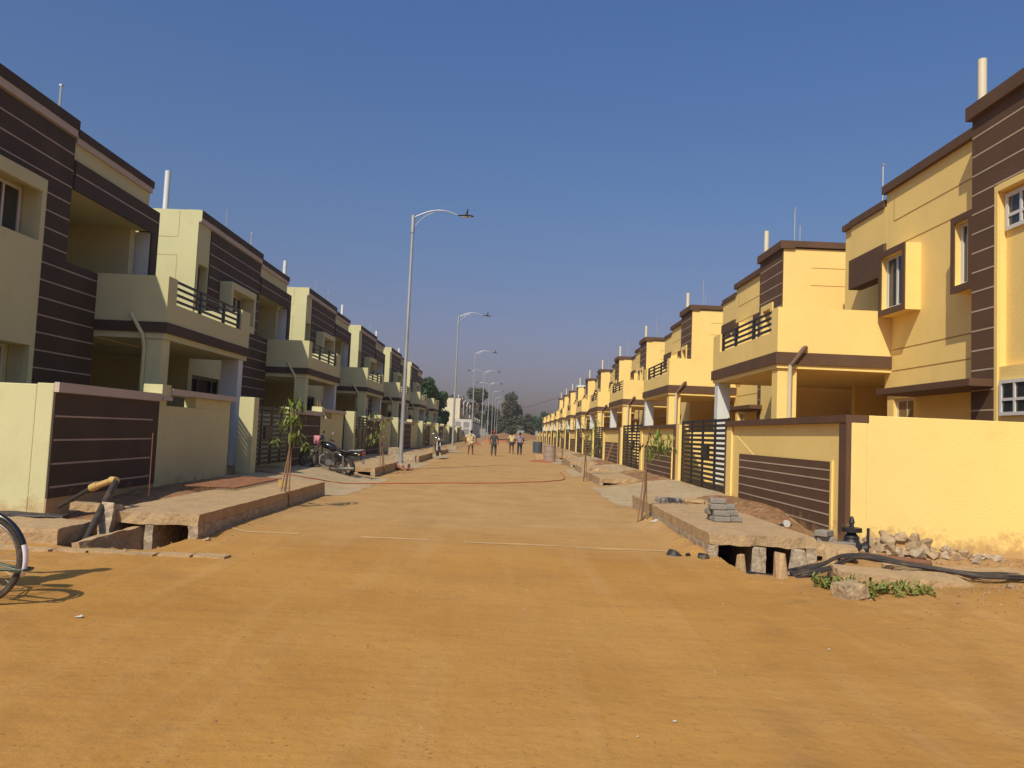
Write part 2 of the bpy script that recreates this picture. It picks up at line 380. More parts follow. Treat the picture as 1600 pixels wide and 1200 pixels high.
def ground_mat():
    m=bpy.data.materials.new('dirt ground'); m.use_nodes=True; nt=m.node_tree; b=nt.nodes['Principled BSDF']
    b.inputs['Roughness'].default_value=.95; b.inputs['Specular IOR Level'].default_value=.15
    geo=_n(nt,'ShaderNodeNewGeometry'); P=geo.outputs['Position']
    def noi(sc_,det=6,vec=P,rough=.55):
        n=_n(nt,'ShaderNodeTexNoise'); n.inputs['Scale'].default_value=sc_; n.inputs['Detail'].default_value=det; n.inputs['Roughness'].default_value=rough
        nt.links.new(vec,n.inputs['Vector']); return n.outputs[0]
    def rng(v,a,b_,c,d):
        r=_n(nt,'ShaderNodeMapRange'); r.inputs[1].default_value=a; r.inputs[2].default_value=b_; r.inputs[3].default_value=c; r.inputs[4].default_value=d
        nt.links.new(v,r.inputs[0]); return r.outputs[0]
    def mix(f,a,b_,bt='MIX'):
        n=_n(nt,'ShaderNodeMix'); n.data_type='RGBA'; n.blend_type=bt
        if isinstance(f,float): n.inputs[0].default_value=f
        else: nt.links.new(f,n.inputs[0])
        for k,v in ((6,a),(7,b_)):
            if isinstance(v,tuple): n.inputs[k].default_value=(*v,1)
            else: nt.links.new(v,n.inputs[k])
        return n.outputs[2]
    def math_(op,a,b_):
        n=_n(nt,'ShaderNodeMath'); n.operation=op
        for k,v in ((0,a),(1,b_)):
            if isinstance(v,(int,float)): n.inputs[k].default_value=v
            else: nt.links.new(v,n.inputs[k])
        return n.outputs[0]
    sep=_n(nt,'ShaderNodeSeparateXYZ'); nt.links.new(P,sep.inputs[0])
    near=(.47,.245,.062); near2=(.39,.19,.043); far=(.47,.285,.12); verge=(.41,.27,.135)
    c=mix(rng(noi(.55),.35,.65,0,1),near,near2)
    # concrete carriageway under dust beyond the junction
    edge=math_('ADD',sep.outputs[1],math_('MULTIPLY',noi(.5,5),3.2))
    f=rng(edge,11.2,15.5,0,1)
    farc=mix(rng(noi(.9),.4,.62,0,1),far,(.41,.245,.10))
    c=mix(f,c,farc)
    # verges: greyer loose earth
    ax=math_('ABSOLUTE',math_('ADD',sep.outputs[0],.7),0)
    vf=math_('MULTIPLY',rng(math_('ADD',ax,noi(2.)),4.0,4.5,0,1),rng(sep.outputs[1],9,12,.15,1))
    c=mix(vf,c,mix(rng(noi(3.),.4,.6,0,1),verge,(.30,.18,.09)))
    # along-road tyre smears
    mp=_n(nt,'ShaderNodeMapping'); mp.inputs['Scale'].default_value=(2.2,.16,1); nt.links.new(P,mp.inputs[0])
    c=mix(math_('MULTIPLY',rng(noi(1.0,5,mp.outputs[0]),.52,.66,0,.20),1.0),c,(.57,.36,.17))
    mp2=_n(nt,'ShaderNodeMapping'); mp2.inputs['Scale'].default_value=(.3,3.2,1); mp2.inputs['Rotation'].default_value=(0,0,.5); nt.links.new(P,mp2.inputs[0])
    c=mix(rng(noi(1.3,6,mp2.outputs[0]),.53,.68,0,.22),c,(.30,.155,.05))
    # curved wheel tracks sweeping round the junction
    for cx_,cy_,ra,am in ((14.,2.,12.6,.5),(14.,2.,11.1,.5),(-16.,-3.,15.2,.4),(-16.,-3.,16.7,.4),(9.,-22.,27.,.35)):
        vx=math_('SUBTRACT',sep.outputs[0],cx_); vy=math_('SUBTRACT',sep.outputs[1],cy_)
        rr_=math_('SQRT',math_('ADD',math_('MULTIPLY',vx,vx),math_('MULTIPLY',vy,vy)),0)
        dd=math_('ABSOLUTE',math_('SUBTRACT',math_('ADD',rr_,math_('MULTIPLY',noi(.8,4),.35)),ra+.17),0)
        tm=math_('MULTIPLY',rng(dd,.05,.20,am,0),rng(noi(1.6,6),.42,.60,0,1))
        c=mix(tm,c,(.31,.155,.045))
    # damp / oily darker patches and speckles
    c=mix(rng(noi(.9,9,rough=.7),.60,.70,0,.45),c,(.24,.14,.06))
    c=mix(rng(noi(.22,8,rough=.55),.45,.65,0,.22),c,(.52,.31,.12))
    c=mix(rng(noi(2.6,7,rough=.6),.54,.74,0,.30),c,(.30,.15,.045))
    c=mix(rng(noi(5.5,6,rough=.6),.60,.75,0,.15),c,(.56,.35,.15))
    vo=_n(nt,'ShaderNodeTexVoronoi'); vo.inputs['Scale'].default_value=14; nt.links.new(P,vo.inputs['Vector'])
    sp=math_('MULTIPLY',rng(vo.outputs['Distance'],.10,.16,1,0),rng(noi(1.7,4),.52,.60,0,.75))
    c=mix(sp,c,(.17,.085,.035))
    c=mix(rng(noi(24,3),.62,.72,0,.5),c,(.22,.12,.05))
    c=mix(rng(noi(40,2),.68,.76,0,.35),c,(.60,.40,.20))
    c=mix(rng(noi(160,2),.3,.7,0,.28),c,(.25,.13,.04))
    nt.links.new(c,b.inputs['Base Color'])
    h=math_('ADD',math_('MULTIPLY',noi(9,6),1.0),math_('MULTIPLY',noi(70,4),.25))
    h=math_('ADD',h,math_('MULTIPLY',noi(2.0,6,mp.outputs[0]),1.0))
    h=math_('ADD',h,math_('MULTIPLY',noi(1.3,6,mp2.outputs[0]),1.0))
    bp=_n(nt,'ShaderNodeBump'); bp.inputs['Strength'].default_value=.45; bp.inputs['Distance'].default_value=.03
    nt.links.new(h,bp.inputs['Height']); nt.links.new(bp.outputs[0],b.inputs['Normal'])
    return m
M['ground']=ground_mat()
go=g.build('ground',M['ground'],fixn=False,smooth=True); tag(go,kind='structure')

def sheet(name, x0,x1,y0,y1, step, m, lift=.006, jag=.0, mask=None):
    b=MB(); X=axis_pts([(x0,x1,step)]); Y=axis_pts([(y0,y1,step)])
    for y in Y:
        for x in X:
            xx=x+jag*noise.noise(Vector((x*2,y*2,1))); yy=y+jag*noise.noise(Vector((x*2,y*2,5)))
            b.v.append((xx,yy,gz(xx,yy)+lift))
    n=len(X)
    for j in range(len(Y)-1):
        for i in range(n-1):
            a=j*n+i; b.f.append((a,a+1,a+n+1,a+n)); b.m.append(0)
    return b.build(name,m,fixn=False,smooth=True)
# worn pale edge of the concrete carriageway across the junction
M['roadedge']=mat('pale concrete road edge',(.49,.30,.13),var=.12,vscale=3,bump=.4,bscale=30,stain=(.46,.26,.10),stain_amt=.9,stain_scale=2.5)
e=MB(); X=axis_pts([(-4.2,2.5,.1)])
for x in X:
    yc=11.25-.03*(x+1)+.05*noise.noise(Vector((x*1.2,0,0)))
    wd=.045+.06*noise.noise(Vector((x*1.6,4,0)))
    wd=max(wd,.004)
    e.v.append((x,yc-wd,gz(x,yc-wd)+.004)); e.v.append((x,yc+wd,gz(x,yc+wd)+.010))
for i in range(len(X)-1):
    if noise.noise(Vector((X[i]*.9,2.7,0)))+.25*noise.noise(Vector((X[i]*4,1,0)))>-.12: e.f.append((2*i,2*i+2,2*i+3,2*i+1)); e.m.append(0)
tag(e.build('road_edge',M['roadedge'],fixn=False),kind='structure')

M['drive']=mat('dusty concrete driveway',(.40,.30,.18),var=.12,vscale=2,bump=.4,bscale=30,stain=(.46,.28,.12),stain_amt=.9,stain_scale=1.1,fine=.1)
for i in range(4):
    tag(sheet('driveway',-6.6,-3.7,17.7+12.45*i,24.6+12.45*i,.16 if i<1 else .35,M['drive'],.006,.12),kind='structure')
    tag(sheet('driveway',2.6,5.3,18.2+12.45*i,24.6+12.45*i,.16 if i<1 else .35,M['drive'],.006,.12),kind='structure')
for i in range(4):
    tag(sheet('soil_strip',4.30,5.27,12.1+12.45*i,18.3+12.45*i,.09 if i<1 else .35,M['soil'],.005,.10),kind='structure')
    tag(sheet('soil_strip',-6.66,-5.45,11.4+12.45*i,17.2+12.45*i,.09 if i<1 else .35,M['soil'],.005,.10),kind='structure')
# ------------------------------------------------------------------ windows etc
def window(parent, plane, sgn, y0,y1,z0,z1, mull=1, trans=None, fw=.06, rod=0):
    """window on a wall facing sgn*X, at X=plane"""
    a,b=plane,plane+sgn*.05
    f=MB()
    f.box(a,b,y0,y1,z0,z0+fw); f.box(a,b,y0,y1,z1-fw,z1); f.box(a,b,y0,y0+fw,z0+fw,z1-fw); f.box(a,b,y1-fw,y1,z0+fw,z1-fw)
    for k in range(mull):
        yc=y0+(y1-y0)*(k+1)/(mull+1); f.box(a+sgn*.003,b-sgn*.004,yc-fw*.4,yc+fw*.4,z0+fw,z1-fw)
    if trans: f.box(a+sgn*.006,b-sgn*.008,y0+fw,y1-fw,z0+(z1-z0)*trans-fw*.4,z0+(z1-z0)*trans+fw*.4)
    fo=f.build('window',M['frame'],parent)
    MB().box(a+sgn*.012,a+sgn*.022,y0+fw*.5,y1-fw*.5,z0+fw*.5,z1-fw*.5).build('pane',M['glass'],fo)
    if rod:
        r=MB()
        for k in range(rod):
            yc=y0+(y1-y0)*(k+.5)/rod; r.tube([(b+sgn*.02,yc,z0+fw),(b+sgn*.02,yc,z1-fw)],.008,6)
        r.build('grille',M['black'],fo)
    return fo
def railing(parent, x, y0,y1,z0,z1, posts):
    r=MB()
    for k in range(4):
        z=z0+(z1-z0)*(k+.75)/3.8
        r.box(x-.02,x+.02,y0,y1,z-.028,z+.028)
    for p in posts: r.box(x-.03,x+.03,p-.055,p+.055,z0,z1)
    return r.build('railing',M['black'],parent)

# ------------------------------------------------------------------ left house (faces +X); mesh coords: x relative to facade, y relative to near corner
def left_house(n, label, corner=False):
    F=-9.7; y0=10.5+12.45*n
    root=empty('cream_house',(F,y0,0),label,'house','cream houses along the left side of the street')
    D=-9.0
    w_=MB()
    holes=[(.18,.92,3.95,6.35),(2.1,4.2,4.95,5.95),(.3,2.5,.45,2.95),(3.0,4.1,1.25,2.88),(5.8,9.3,3.75,6.45),(7.1,9.3,0,3.40)]
    w_.panel('x',-.3,.3,0,9.3,0,7.62,holes)
    w_.panel('y',0,.25,D,-.3,0,7.62,[])
    w_.panel('y',9.05,.25,D,-.3,0,7.62,[(-3.2,-.3,0,3.40)])
    w_.box(D-.25,D,0,9.3,0,7.62)
    # parapet upstand above near block and inner faces
    w_.box(-.3,0,0,5.8,7.62,7.94); w_.box(-.34,.09,-.001,.02,7.62,7.95); w_.box(D,-.3,0,.25,7.62,7.94); w_.box(D,-.3,5.55,5.8,7.62,7.9)
    # interior partitions behind the openings
    w_.box(-3.4,-3.2,7.1,12.45,0,3.4)      # carport back wall
    w_.box(-2.2,-2.0,5.8,9.05,3.6,6.5)     # terrace back wall
    w_.box(-2.0,-.3,5.55,5.8,3.75,6.5)
    w_.box(-2.0,-.3,5.8,9.3,6.45,6.7)      # terrace ceiling
    w_.box(-3.2,-.3,6.9,7.1,0,3.4)         # carport side
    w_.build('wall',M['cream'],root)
    MB().box(D,-.3,.25,9.05,7.2,7.35).build('roof',M['concrete'],root)
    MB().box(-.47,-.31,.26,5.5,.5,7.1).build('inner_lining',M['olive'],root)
    # groove lines on the side wall
    gl=MB()
    for (a,b_,z0,z1) in ((-.60,-.58,7.12,7.9),(-.60,-.58,0,6.54)): gl.box(a,b_,-.004,0,z0,z1)
    for z in (7.10,6.54): gl.box(-8.8,-.60,-.004,0,z-.01,z+.01)
    gl.build('groove_lines',M['cream_groove'],root)
    # brown striped cladding, pieces butted round the openings
    s=MB(); t=.03
    for (a,b_,c,d) in ((.97,5.8,6.15,7.55),(.97,1.92,4.6,6.15),(4.36,5.8,4.86,6.15),(4.36,7.1,0.,4.86)):
        s.box(0.002,t,a,b_,c,d)
    s.box(0.002,t,5.8,9.3,6.46,7.1)
    zs=[7.55-.36*k for k in range(1,21)]
    for z in zs:
        for (a,b_,c,d) in ((.97,5.8,6.15,7.55),(.97,1.92,4.6,6.15),(4.36,5.8,4.86,6.15),(4.36,7.1,0.,4.86)):
            if c+.03<z<d-.03: s.box(t,t+.004,a+.01,b_-.01,z-.014,z+.014,1)
    s.box(t,t+.004,5.8,9.3,6.77,6.80,1)
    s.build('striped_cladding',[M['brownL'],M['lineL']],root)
    # portal beam + fin
    p=MB()
    p.box(t,.07,5.82,9.8,6.44,7.08); p.box(.02,.07,9.45,9.8,3.9,6.44); p.box(-.3,.02,9.46,9.8,6.46,7.08)
    p.box(.07,.074,5.84,9.78,6.77,6.80,1)
    p.build('portal_frame',[M['brownL'],M['lineL']],root)
    MB().box(-2.0,.02,9.452,9.79,3.9,6.455).build('portal_fin',M['white'],root)
    # copings
    c=MB(); c.box(-.33,.09,.02,5.82,7.74,7.95); c.box(-.30,.08,5.84,9.36,7.60,7.78)
    c.build('coping',M['brownL'],root)
    c=MB(); c.box(0.0,.07,0,5.80,7.58,7.735); c.box(0.0,.06,5.82,9.32,7.46,7.635)
    c.build('trim_band',M['pink'],root)
    # projecting window box
    b=MB()
    if corner:
        b.panel('x',.30,.12,.0,4.34,0,6.16,[(1.2,4.2,4.92,5.90),(2.6,4.2,1.25,2.88)])
        b.box(.002,.30,4.2,4.34,0,6.16); b.box(.002,.30,.0,4.2,6.0,6.16); b.box(.002,.30,0,4.2,4.70,4.92); b.box(.002,.30,0,4.2,2.88,3.0); b.box(.002,.30,0,4.2,1.1,1.25)
    else:
        b.box(.002,.42,1.95,4.34,5.93,6.16); b.box(.002,.42,1.95,4.34,4.72,4.93); b.box(.002,.42,1.95,2.12,4.93,5.93); b.box(.002,.42,4.17,4.34,4.93,5.93)
    b.build('window_surround',M['cream'],root,bevel=.010)
    window(root,-.02 if corner else -.08,1,2.12,4.17,4.95,5.93,mull=3)
    window(root,-.06,1,3.0,4.1,1.25,2.88,mull=1)
    window(root,-2.0,1,6.0,6.7,4.7,5.7,mull=1)
    # slot door
    MB().box(-.3,-.25,.18,.92,3.95,6.35).build('balcony_door',M['pvcbrown'],root)
    # front door with side lights and grille
    d=MB().box(-.22,-.16,.3,2.5,.45,2.95).build('door',M['door'],root)
    f=MB()
    for yy in (.3,.85,1.95,2.42): f.box(-.16,-.06,yy,yy+.08,.45,2.95)
    f.box(-.155,-.065,.38,2.42,2.85,2.95)
    for k in range(7): f.box(-.15,-.12,.38,.85,.7+k*.3,.73+k*.3); f.box(-.15,-.12,2.03,2.42,.7+k*.3,.73+k*.3)
    f.build('door_grille',M['black'],d)
    l=MB()
    l.box(-.16,-.15,1.05,1.85,2.25,2.27)
    l.build('door_trim',M['chrome'],d)
    # carport back wall openings
    for (a,b_,z0,z1) in ((7.3,8.0,1.9,2.7),(9.1,10.3,1.9,2.7),(11.0,11.9,.5,2.6)):
        window(root,-3.2,1,a,b_,z0,z1,mull=1)
    # plinth and ground floor slab
    MB().box(-8.9,-.31,.26,9.04,.30,.45).build('floor',M['concrete'],root)
    # balcony over the carport
    bl=MB()
    bl.box(-3.4,1.66,7.09,12.62,3.42,3.56)                  # pale soffit slab
    bl.box(-3.3,1.68,7.075,7.23,3.80,4.88); bl.box(1.53,1.68,7.23,7.55,3.80,4.88)
    bl.box(1.53,1.68,7.55,11.95,3.80,4.28); bl.box(1.53,1.68,11.95,12.65,3.80,4.88)
    bl.box(-3.3,1.53,12.5,12.65,3.80,4.88)
    bo=bl.build('balcony',M['cream'],root)
    bb=MB(); bb.box(-3.35,1.72,7.04,12.68,3.56,3.80); bb.build('balcony_band',M['brownL'],bo)
    railing(bo,1.605,7.55,11.95,4.28,4.86,(9.1,10.7,11.85))
    # columns
    MB().box(1.16,1.62,7.12,7.50,.1,3.42).build('column',M['cream'],root,bevel=.01)
    MB().box(1.10,1.62,12.10,12.45,.1,3.42).build('column',M['white'],root,bevel=.01)
    MB().tube([(.88,7.06,3.98),(.92,6.98,3.95),(1.20,6.98,3.50),(1.22,7.0,3.38),(1.22,7.07,3.2),(1.22,7.07,.4)],.045,10).build('downpipe',M['cream'],root,smooth=True)
    # roof fittings
    MB().tube([(-1.25,.45,7.3),(-1.25,.45,9.25)],.085,12).build('vent_pipe',M['pvcw'],root,smooth=True)
    r=MB().tube([(-.55,3.6,7.35),(-.55,3.6,9.0)],.018,6); r.tube([(-.45,5.9,7.35),(-.45,5.9,8.75)],.024,6); r.box(-.48,-.42,5.87,5.93,8.75,8.79)
    r.build('lightning_rod',M['steel'],root)
    return root

def right_house(n, label, corner=False):
    F=8.6; y0=24.5+12.45*n
    root=empty('yellow_house',(F,y0,0),label,'house','yellow houses along the right side of the street')
    D=9.6; G=.35
    w_=MB()
    # stripe block front wall
    if corner: holes=[(-.5,1.47,3.15,6.3)]
    else: holes=[(1.0,1.75,5.1,6.15)]
    ya=-1.2 if corner else 0
    w_.panel('x',0,.3,ya,2.25,0,7.96,holes)
    w_.panel('y',ya,.25,.3,D,0,7.96,[])
    w_.box(.3,D,2.0,2.25,7.62,7.96)
    if corner:
        w_.box(.12,.25,-.5,1.47,3.15,6.3)
    # grooved wall, upper floor, and recessed ground floor wall
    w_.panel('x',G,.25,2.25,6.35,2.95,7.82,[(2.3,2.9,4.85,6.1),(4.85,5.83,4.85,6.1)])
    w_.panel('x',.42,.25,2.25,6.35,0,2.95,[(5.15,6.05,1.3,2.80)])
    w_.panel('y',6.15,.2,G+.25,4.0,0,7.82,[])
    w_.panel('x',1.2,.25,6.35,10.6,3.75,8.05,[])
    w_.panel('y',10.4,.2,1.45,D,0,8.05,[])
    w_.box(D,D+.25,ya,10.6,0,7.9)
    # portal: beam over the terrace
    w_.box(G,G+.3,6.36,8.3,6.62,7.52); w_.box(G+.3,1.2,6.36,8.3,6.62,6.8)
    # carport inner walls
    w_.box(4.0,4.2,6.15,12.45,0,3.4)
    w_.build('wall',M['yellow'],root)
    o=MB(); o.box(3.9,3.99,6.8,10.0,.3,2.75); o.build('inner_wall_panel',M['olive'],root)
    MB().box(1.46,D,.25,10.4,7.3,7.42).box(.62,1.46,2.3,6.1,7.3,7.42).build('roof',M['concrete'],root)
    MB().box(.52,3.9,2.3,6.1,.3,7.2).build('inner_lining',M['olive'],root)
    MB().box(.7,3.9,.3,6.0,.28,.45).build('floor',M['concrete'],root)
    # cladding on stripe block
    s=MB(); t=.03
    if corner: regs=((1.57,2.25,0,7.94),(ya,1.57,6.42,7.94))
    else: regs=((1.98,2.25,0,7.94),(0,1.98,6.36,7.94),(0,.78,4.6,6.36))
    for (a,b_,c,d) in regs: s.box(-t,-.002,a,b_,c,d)
    for k in range(1,21):
        z=7.94-.37*k
        for (a,b_,c,d) in regs:
            if c+.03<z<d-.03: s.box(-t-.004,-t,a+.01,b_-.01,z-.014,z+.014,1)
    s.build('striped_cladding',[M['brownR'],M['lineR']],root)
    if corner:
        f=MB(); f.box(-.04,0,1.47,1.565,0,6.42); f.box(-.04,0,ya,1.47,6.3,6.42); f.build('window_surround',M['yellow'],root,bevel=.008)
        window(root,.118,-1,.2,1.42,5.58,6.24,mull=2,trans=.4,fw=.07)
        window(root,-.002,-1,.2,1.40,2.28,2.90,mull=2,trans=.45,fw=.06)
    else:
        f=MB(); f.box(-.07,0,.8,1.96,6.15,6.34); f.box(-.07,0,.8,1.0,5.1,6.15); f.box(-.07,0,1.75,1.96,5.1,6.15); f.box(-.07,0,.8,1.96,4.9,5.1)
        f.build('window_surround',M['yellow'],root)
        window(root,.22,-1,1.0,1.75,5.1,6.15,mull=1)
    # grooves
    gl=MB()
    for z in (7.05,6.42,3.95,3.45): gl.box(G-.004,G,2.3,6.0,z-.012,z+.012)
    gl.box(G-.004,G,5.98,6.0,7.07,7.6)
    for z in (7.35,6.78): gl.box(.9,D,ya-.004,ya,z-.01,z+.01)
    gl.build('groove_lines',M['yellow_groove'],root)
    # copings
    c=MB(); c.box(-.12,.34,ya-.08,2.33,7.94,8.2); c.box(.34,D,ya-.08,.3,8.0,8.2)
    c.box(G-.10,G+.3,2.34,6.42,7.82,8.02); c.box(G-.05,G+.33,6.43,8.32,7.52,7.70); c.box(1.1,1.5,6.36,10.65,8.05,8.22)
    c.build('coping',M['brownR'],root)
    MB().box(G-.06,G+.28,6.37,8.29,5.82,6.60).build('portal_beam',M['brownR'],root)
    # projecting box windows
    for (a,b_) in ((2.26,2.95),(4.75,5.93)):
        q=MB(); q.box(.0,G-.002,a,b_,6.1,6.22); q.box(0,G-.002,a,b_,4.72,4.84); q.box(0,G-.002,a,a+.1,4.84,6.1); q.box(0,G-.002,b_-.1,b_,4.84,6.1)
        qo=q.build('window_surround',M['yellow'],root)
        r=MB(); x0,x1=-.03,-.002
        r.box(x0,x1,a-.01,b_+.01,6.09,6.23); r.box(x0,x1,a-.01,b_+.01,4.71,4.85); r.box(x0,x1,a-.01,a+.11,4.85,6.09); r.box(x0,x1,b_-.11,b_+.01,4.85,6.09)
        r.build('surround_rim',M['brownR'],qo)
        window(root,.16,-1,a+.102,b_-.102,4.842,6.098,mull=1,fw=.075)
    window(root,.56,-1,5.15,6.05,1.3,2.80,mull=1)
    # sunshade slab
    MB().box(-.45,.40,1.8 if not corner else 1.6,5.1,2.80,2.94).build('sunshade',M['brownR'],root,bevel=.01)
    # balcony + carport
    X0=-2.35
    bl=MB()
    bl.box(X0,4.0,6.06,11.80,3.42,3.52)
    bl.box(X0,G,6.05,6.20,3.80,4.88); bl.box(X0,X0+.15,6.20,6.50,3.80,4.88); bl.box(X0,X0+.15,6.50,11.1,3.80,4.32); bl.box(X0,X0+.15,11.1,11.85,3.80,4.88)
    bl.box(X0+.15,3.8,11.7,11.85,3.80,4.88)
    bo=bl.build('balcony',M['yellow'],root)
    MB().box(X0-.04,3.9,6.01,11.89,3.52,3.80).build('balcony_band',M['brownR'],bo)
    railing(bo,X0+.075,6.50,11.1,4.32,4.86,(8.1,9.7,11.0))
    MB().box(X0+.04,X0+.50,6.12,6.52,.1,3.42).build('column',M['yellow'],root,bevel=.01)
    MB().box(X0+.04,X0+.42,11.35,11.72,.1,3.42).build('column',M['white'],root,bevel=.01)
    pp=MB(); pp.tube([(X0+.66,6.02,3.92),(X0+.60,5.95,3.90),(X0+.30,5.98,3.48)],.055,10,0); pp.tube([(X0+.30,5.98,3.50),(X0+.30,6.02,3.38),(X0+.30,6.05,.4)],.05,10,1)
    pp.build('downpipe',[M['pvcbrown'],M['pvc']],root,smooth=True)
    # doors/windows inside carport
    window(root,4.0-.02,-1,10.3,11.3,1.0,2.7,mull=1)
    qx=.77 if corner else .5; MB().tube([(qx,3.25,7.4),(qx,3.25,9.68 if corner else 9.4)],.085,12).build('vent_pipe',M['pvc'],root,smooth=True)
    rx,ry=(.85,7.6) if corner else (.85,1.4); rt=9.0 if corner else 9.7; r=MB().tube([(rx,ry,6.8),(rx,ry,rt)],.02,6); r.tube([(rx,ry-.5,6.8),(rx,ry-.5,rt-.7)],.014,6); r.box(rx-.03,rx+.03,ry-.03,ry+.03,rt,rt+.05)
    r.build('lightning_rod',M['steel'],root)
    return root

lhc=left_house(0,'nearest cream house on the left, cut off by the photo edge',True)
lh=left_house(1,'second cream house on the left, its sunlit side wall facing the camera')
L_DESC=['cream house on the left behind the leaning sapling and open gate','third cream house on the left, above the parked motorcycle','fourth cream house on the left, partly behind the nearest street lamp','fifth cream house on the left','sixth and last cream house on the left with brown stripes, next to the green trees']
for k in range(1,5):
    c=copy_tree(lh); c.location=(-9.7,10.5+12.45*(k+1),0)
    c['label']=L_DESC[k]
    c['group']='cream houses along the left side of the street'
rc=right_house(-1,'nearest yellow house on the right with two brown-framed box windows beside a striped tower',True)
rc['group']='yellow houses along the right side of the street'
r0=right_house(0,'second yellow house on the right, its bright side wall above the first balcony')
for k in range(1,10):
    c=copy_tree(r0); c.location=(8.6,24.5+12.45*k,0)
    if k==6:
        for ch in c.children:
            if ch.name.startswith('coping'): ch.material_slots[0].link='OBJECT'; ch.material_slots[0].material=M['white']
    c['label']='%s yellow house in the right-hand row counting from the camera'%ORD[k+1] if k<9 else 'farthest yellow house at the end of the right-hand row'
# white houses far left
M['farwhite']=mat('far white plaster',(.62,.56,.42),var=.05,bump=0)
M['farbrown']=mat('far grey trim',(.13,.11,.10),var=.05,bump=0)
subs={'cream plaster':M['farwhite'],'dark brown paint left':M['farbrown']}
for k in range(5):
    c=copy_tree(lh,None,subs); c.name='white_house'; c.location=(-9.9,149+12.45*k,0)
    c['label']='%s white house of the far left row beyond the green trees'%ORD[k]; c['group']='white houses of the far left row'
    for s_ in range(2):
        t=MB(); yb=149+12.45*k+1.2+s_*3.2; xb=-11.6
        prof=[(.0,.50),(.15,.55),(.9,.55),(1.05,.45),(1.2,.2),(1.28,.2),(1.3,.0)]
        t.tube([(xb,yb,7.35+h) for h,_ in prof],[max(r_,.01) for _,r_ in prof],14)
        o=t.build('water_tank',M['black'],smooth=True)
        tag(o,'black roof water tank, %s on the %s white house far left'%(('nearer','farther')[s_],ORD[k]),'water tank','black water tanks on the white houses')

# ------------------------------------------------------------------ compound walls + gates
def gate_bars(mb, L, z0,z1, nb, lock=True, verts=(0.,.33,.66,1.)):
    """gate leaf along +y, local, at x=0"""
    for k in range(nb):
        z=z0+.05+(z1-z0-.1)*k/(nb-1); mb.box(-.012,.012,0.03,L-.03,z-.038,z+.038)
    for f in verts:
        y=.02+(L-.04)*f; mb.box(-.022,.022,y-.032,y+.032,z0,z1)
def make_gate(x,y,z,L,Hh,label,double=False,rz=0,group='black barred gates in the compound walls',nb=14):
    root=empty('metal_gate',(x,y,z),label,'gate',group,rz)
    if double:
        for s_ in range(2):
            b=MB(); Lh=L/2-.01
            bb=MB(); gate_bars(bb,Lh,.04,Hh,nb,verts=(0,.5,1.))
            b.v=[(p[0],p[1]+s_*L/2,p[2]) for p in bb.v]; b.f=bb.f; b.m=bb.m
            b.build('gate_leaf',M['black'],root)
        MB().box(-.035,.035,L/2-.62,L/2+.04,Hh*.46,Hh*.66).build('lock_plate',M['black'],root)
    else:
        b=MB(); gate_bars(b,L,.04,Hh,nb,verts=(0,1.)); b.build('gate_leaf',M['black'],root)
    return root
def left_wall(k):
    y0=11.25+12.45*k
    desc='nearest, its sunlit end wall filling the left edge' if k<0 else ''
    root=empty('compound_wall',(-6.7,y0,0),'','wall','cream compound walls on the left side')
    w_=MB(); zb=-.1
    w_.box(-.25,0,0,3.35,zb,2.04)
    w_.box(-.25,.03,3.35,3.62,zb,2.02)
    w_.box(-.25,0,3.62,7.15,zb,1.84); w_.box(-.25,0,5.1,7.15,1.84,2.06); w_.box(-.25,0,3.62,3.72,1.84,2.06)
    w_.box(-.12,.26,8.05,8.42,zb,2.22)
    w_.box(-.30,0,12.0,12.43,zb,2.1)
    w_.box(-2.95,-.31,12.15,12.3,zb,1.9)
    if k==0: w_.box(-14,-.25,0,.25,zb,2.02)
    w_.build('wall',M['cream'],root,bevel=.012)
    s=MB(); s.box(.0,.03,.0,3.35,.36 if k==0 else .3,1.90)
    for z in (1.56,1.21,.86,.52): s.box(.03,.036,.03,3.1,z-.013,z+.013,1)
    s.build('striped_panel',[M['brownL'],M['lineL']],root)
    MB().box(.0,.02,0.0,3.35,-.1,.36 if k==0 else .3).build('plinth',M['concrete'],root)
    c=MB(); c.box(0.002,.075,.002,3.35,1.915,2.06)
    c.box(-.27,.10,3.75,7.2,2.06,2.18); c.box(.032,.10,3.36,3.74,1.94,2.02)
    c.build('coping',M['pink'],root)
    MB().box(-.30,.06,3.36,3.74,2.02,2.24).build('pier_cap',M['cream'],root)
    if k==0:
        gl=MB(); gl.box(-1.0,-.985,-.005,0,.2,2.02); gl.build('groove_lines',M['cream_groove'],root)
    else:
        MB().box(.0,.003,6.4,6.46,1.3,1.36).build('switch_hole',M['black'],root)
    return root
LWN=['nearest cream compound wall on the left, with the brown striped panel by the drain']+['%s cream compound wall on the left counting from the camera'%ORD[i] for i in range(1,9)]
for k in range(8):
    wl=left_wall(k); wl['label']=LWN[k]
    y0=11.25+12.45*k
    make_gate(-6.65,y0+8.46,.42,3.52,1.62,'%s black barred driveway gate on the left side counting from the camera'%ORD[k],True,nb=13)
    make_gate(-6.74,y0+7.18,.42,.86,1.62,'%s narrow barred side gate standing ajar on the left side, beside a lit post'%ORD[k],False,rz=radians(19 if k==0 else 8),group='narrow side gates on the left',nb=13)
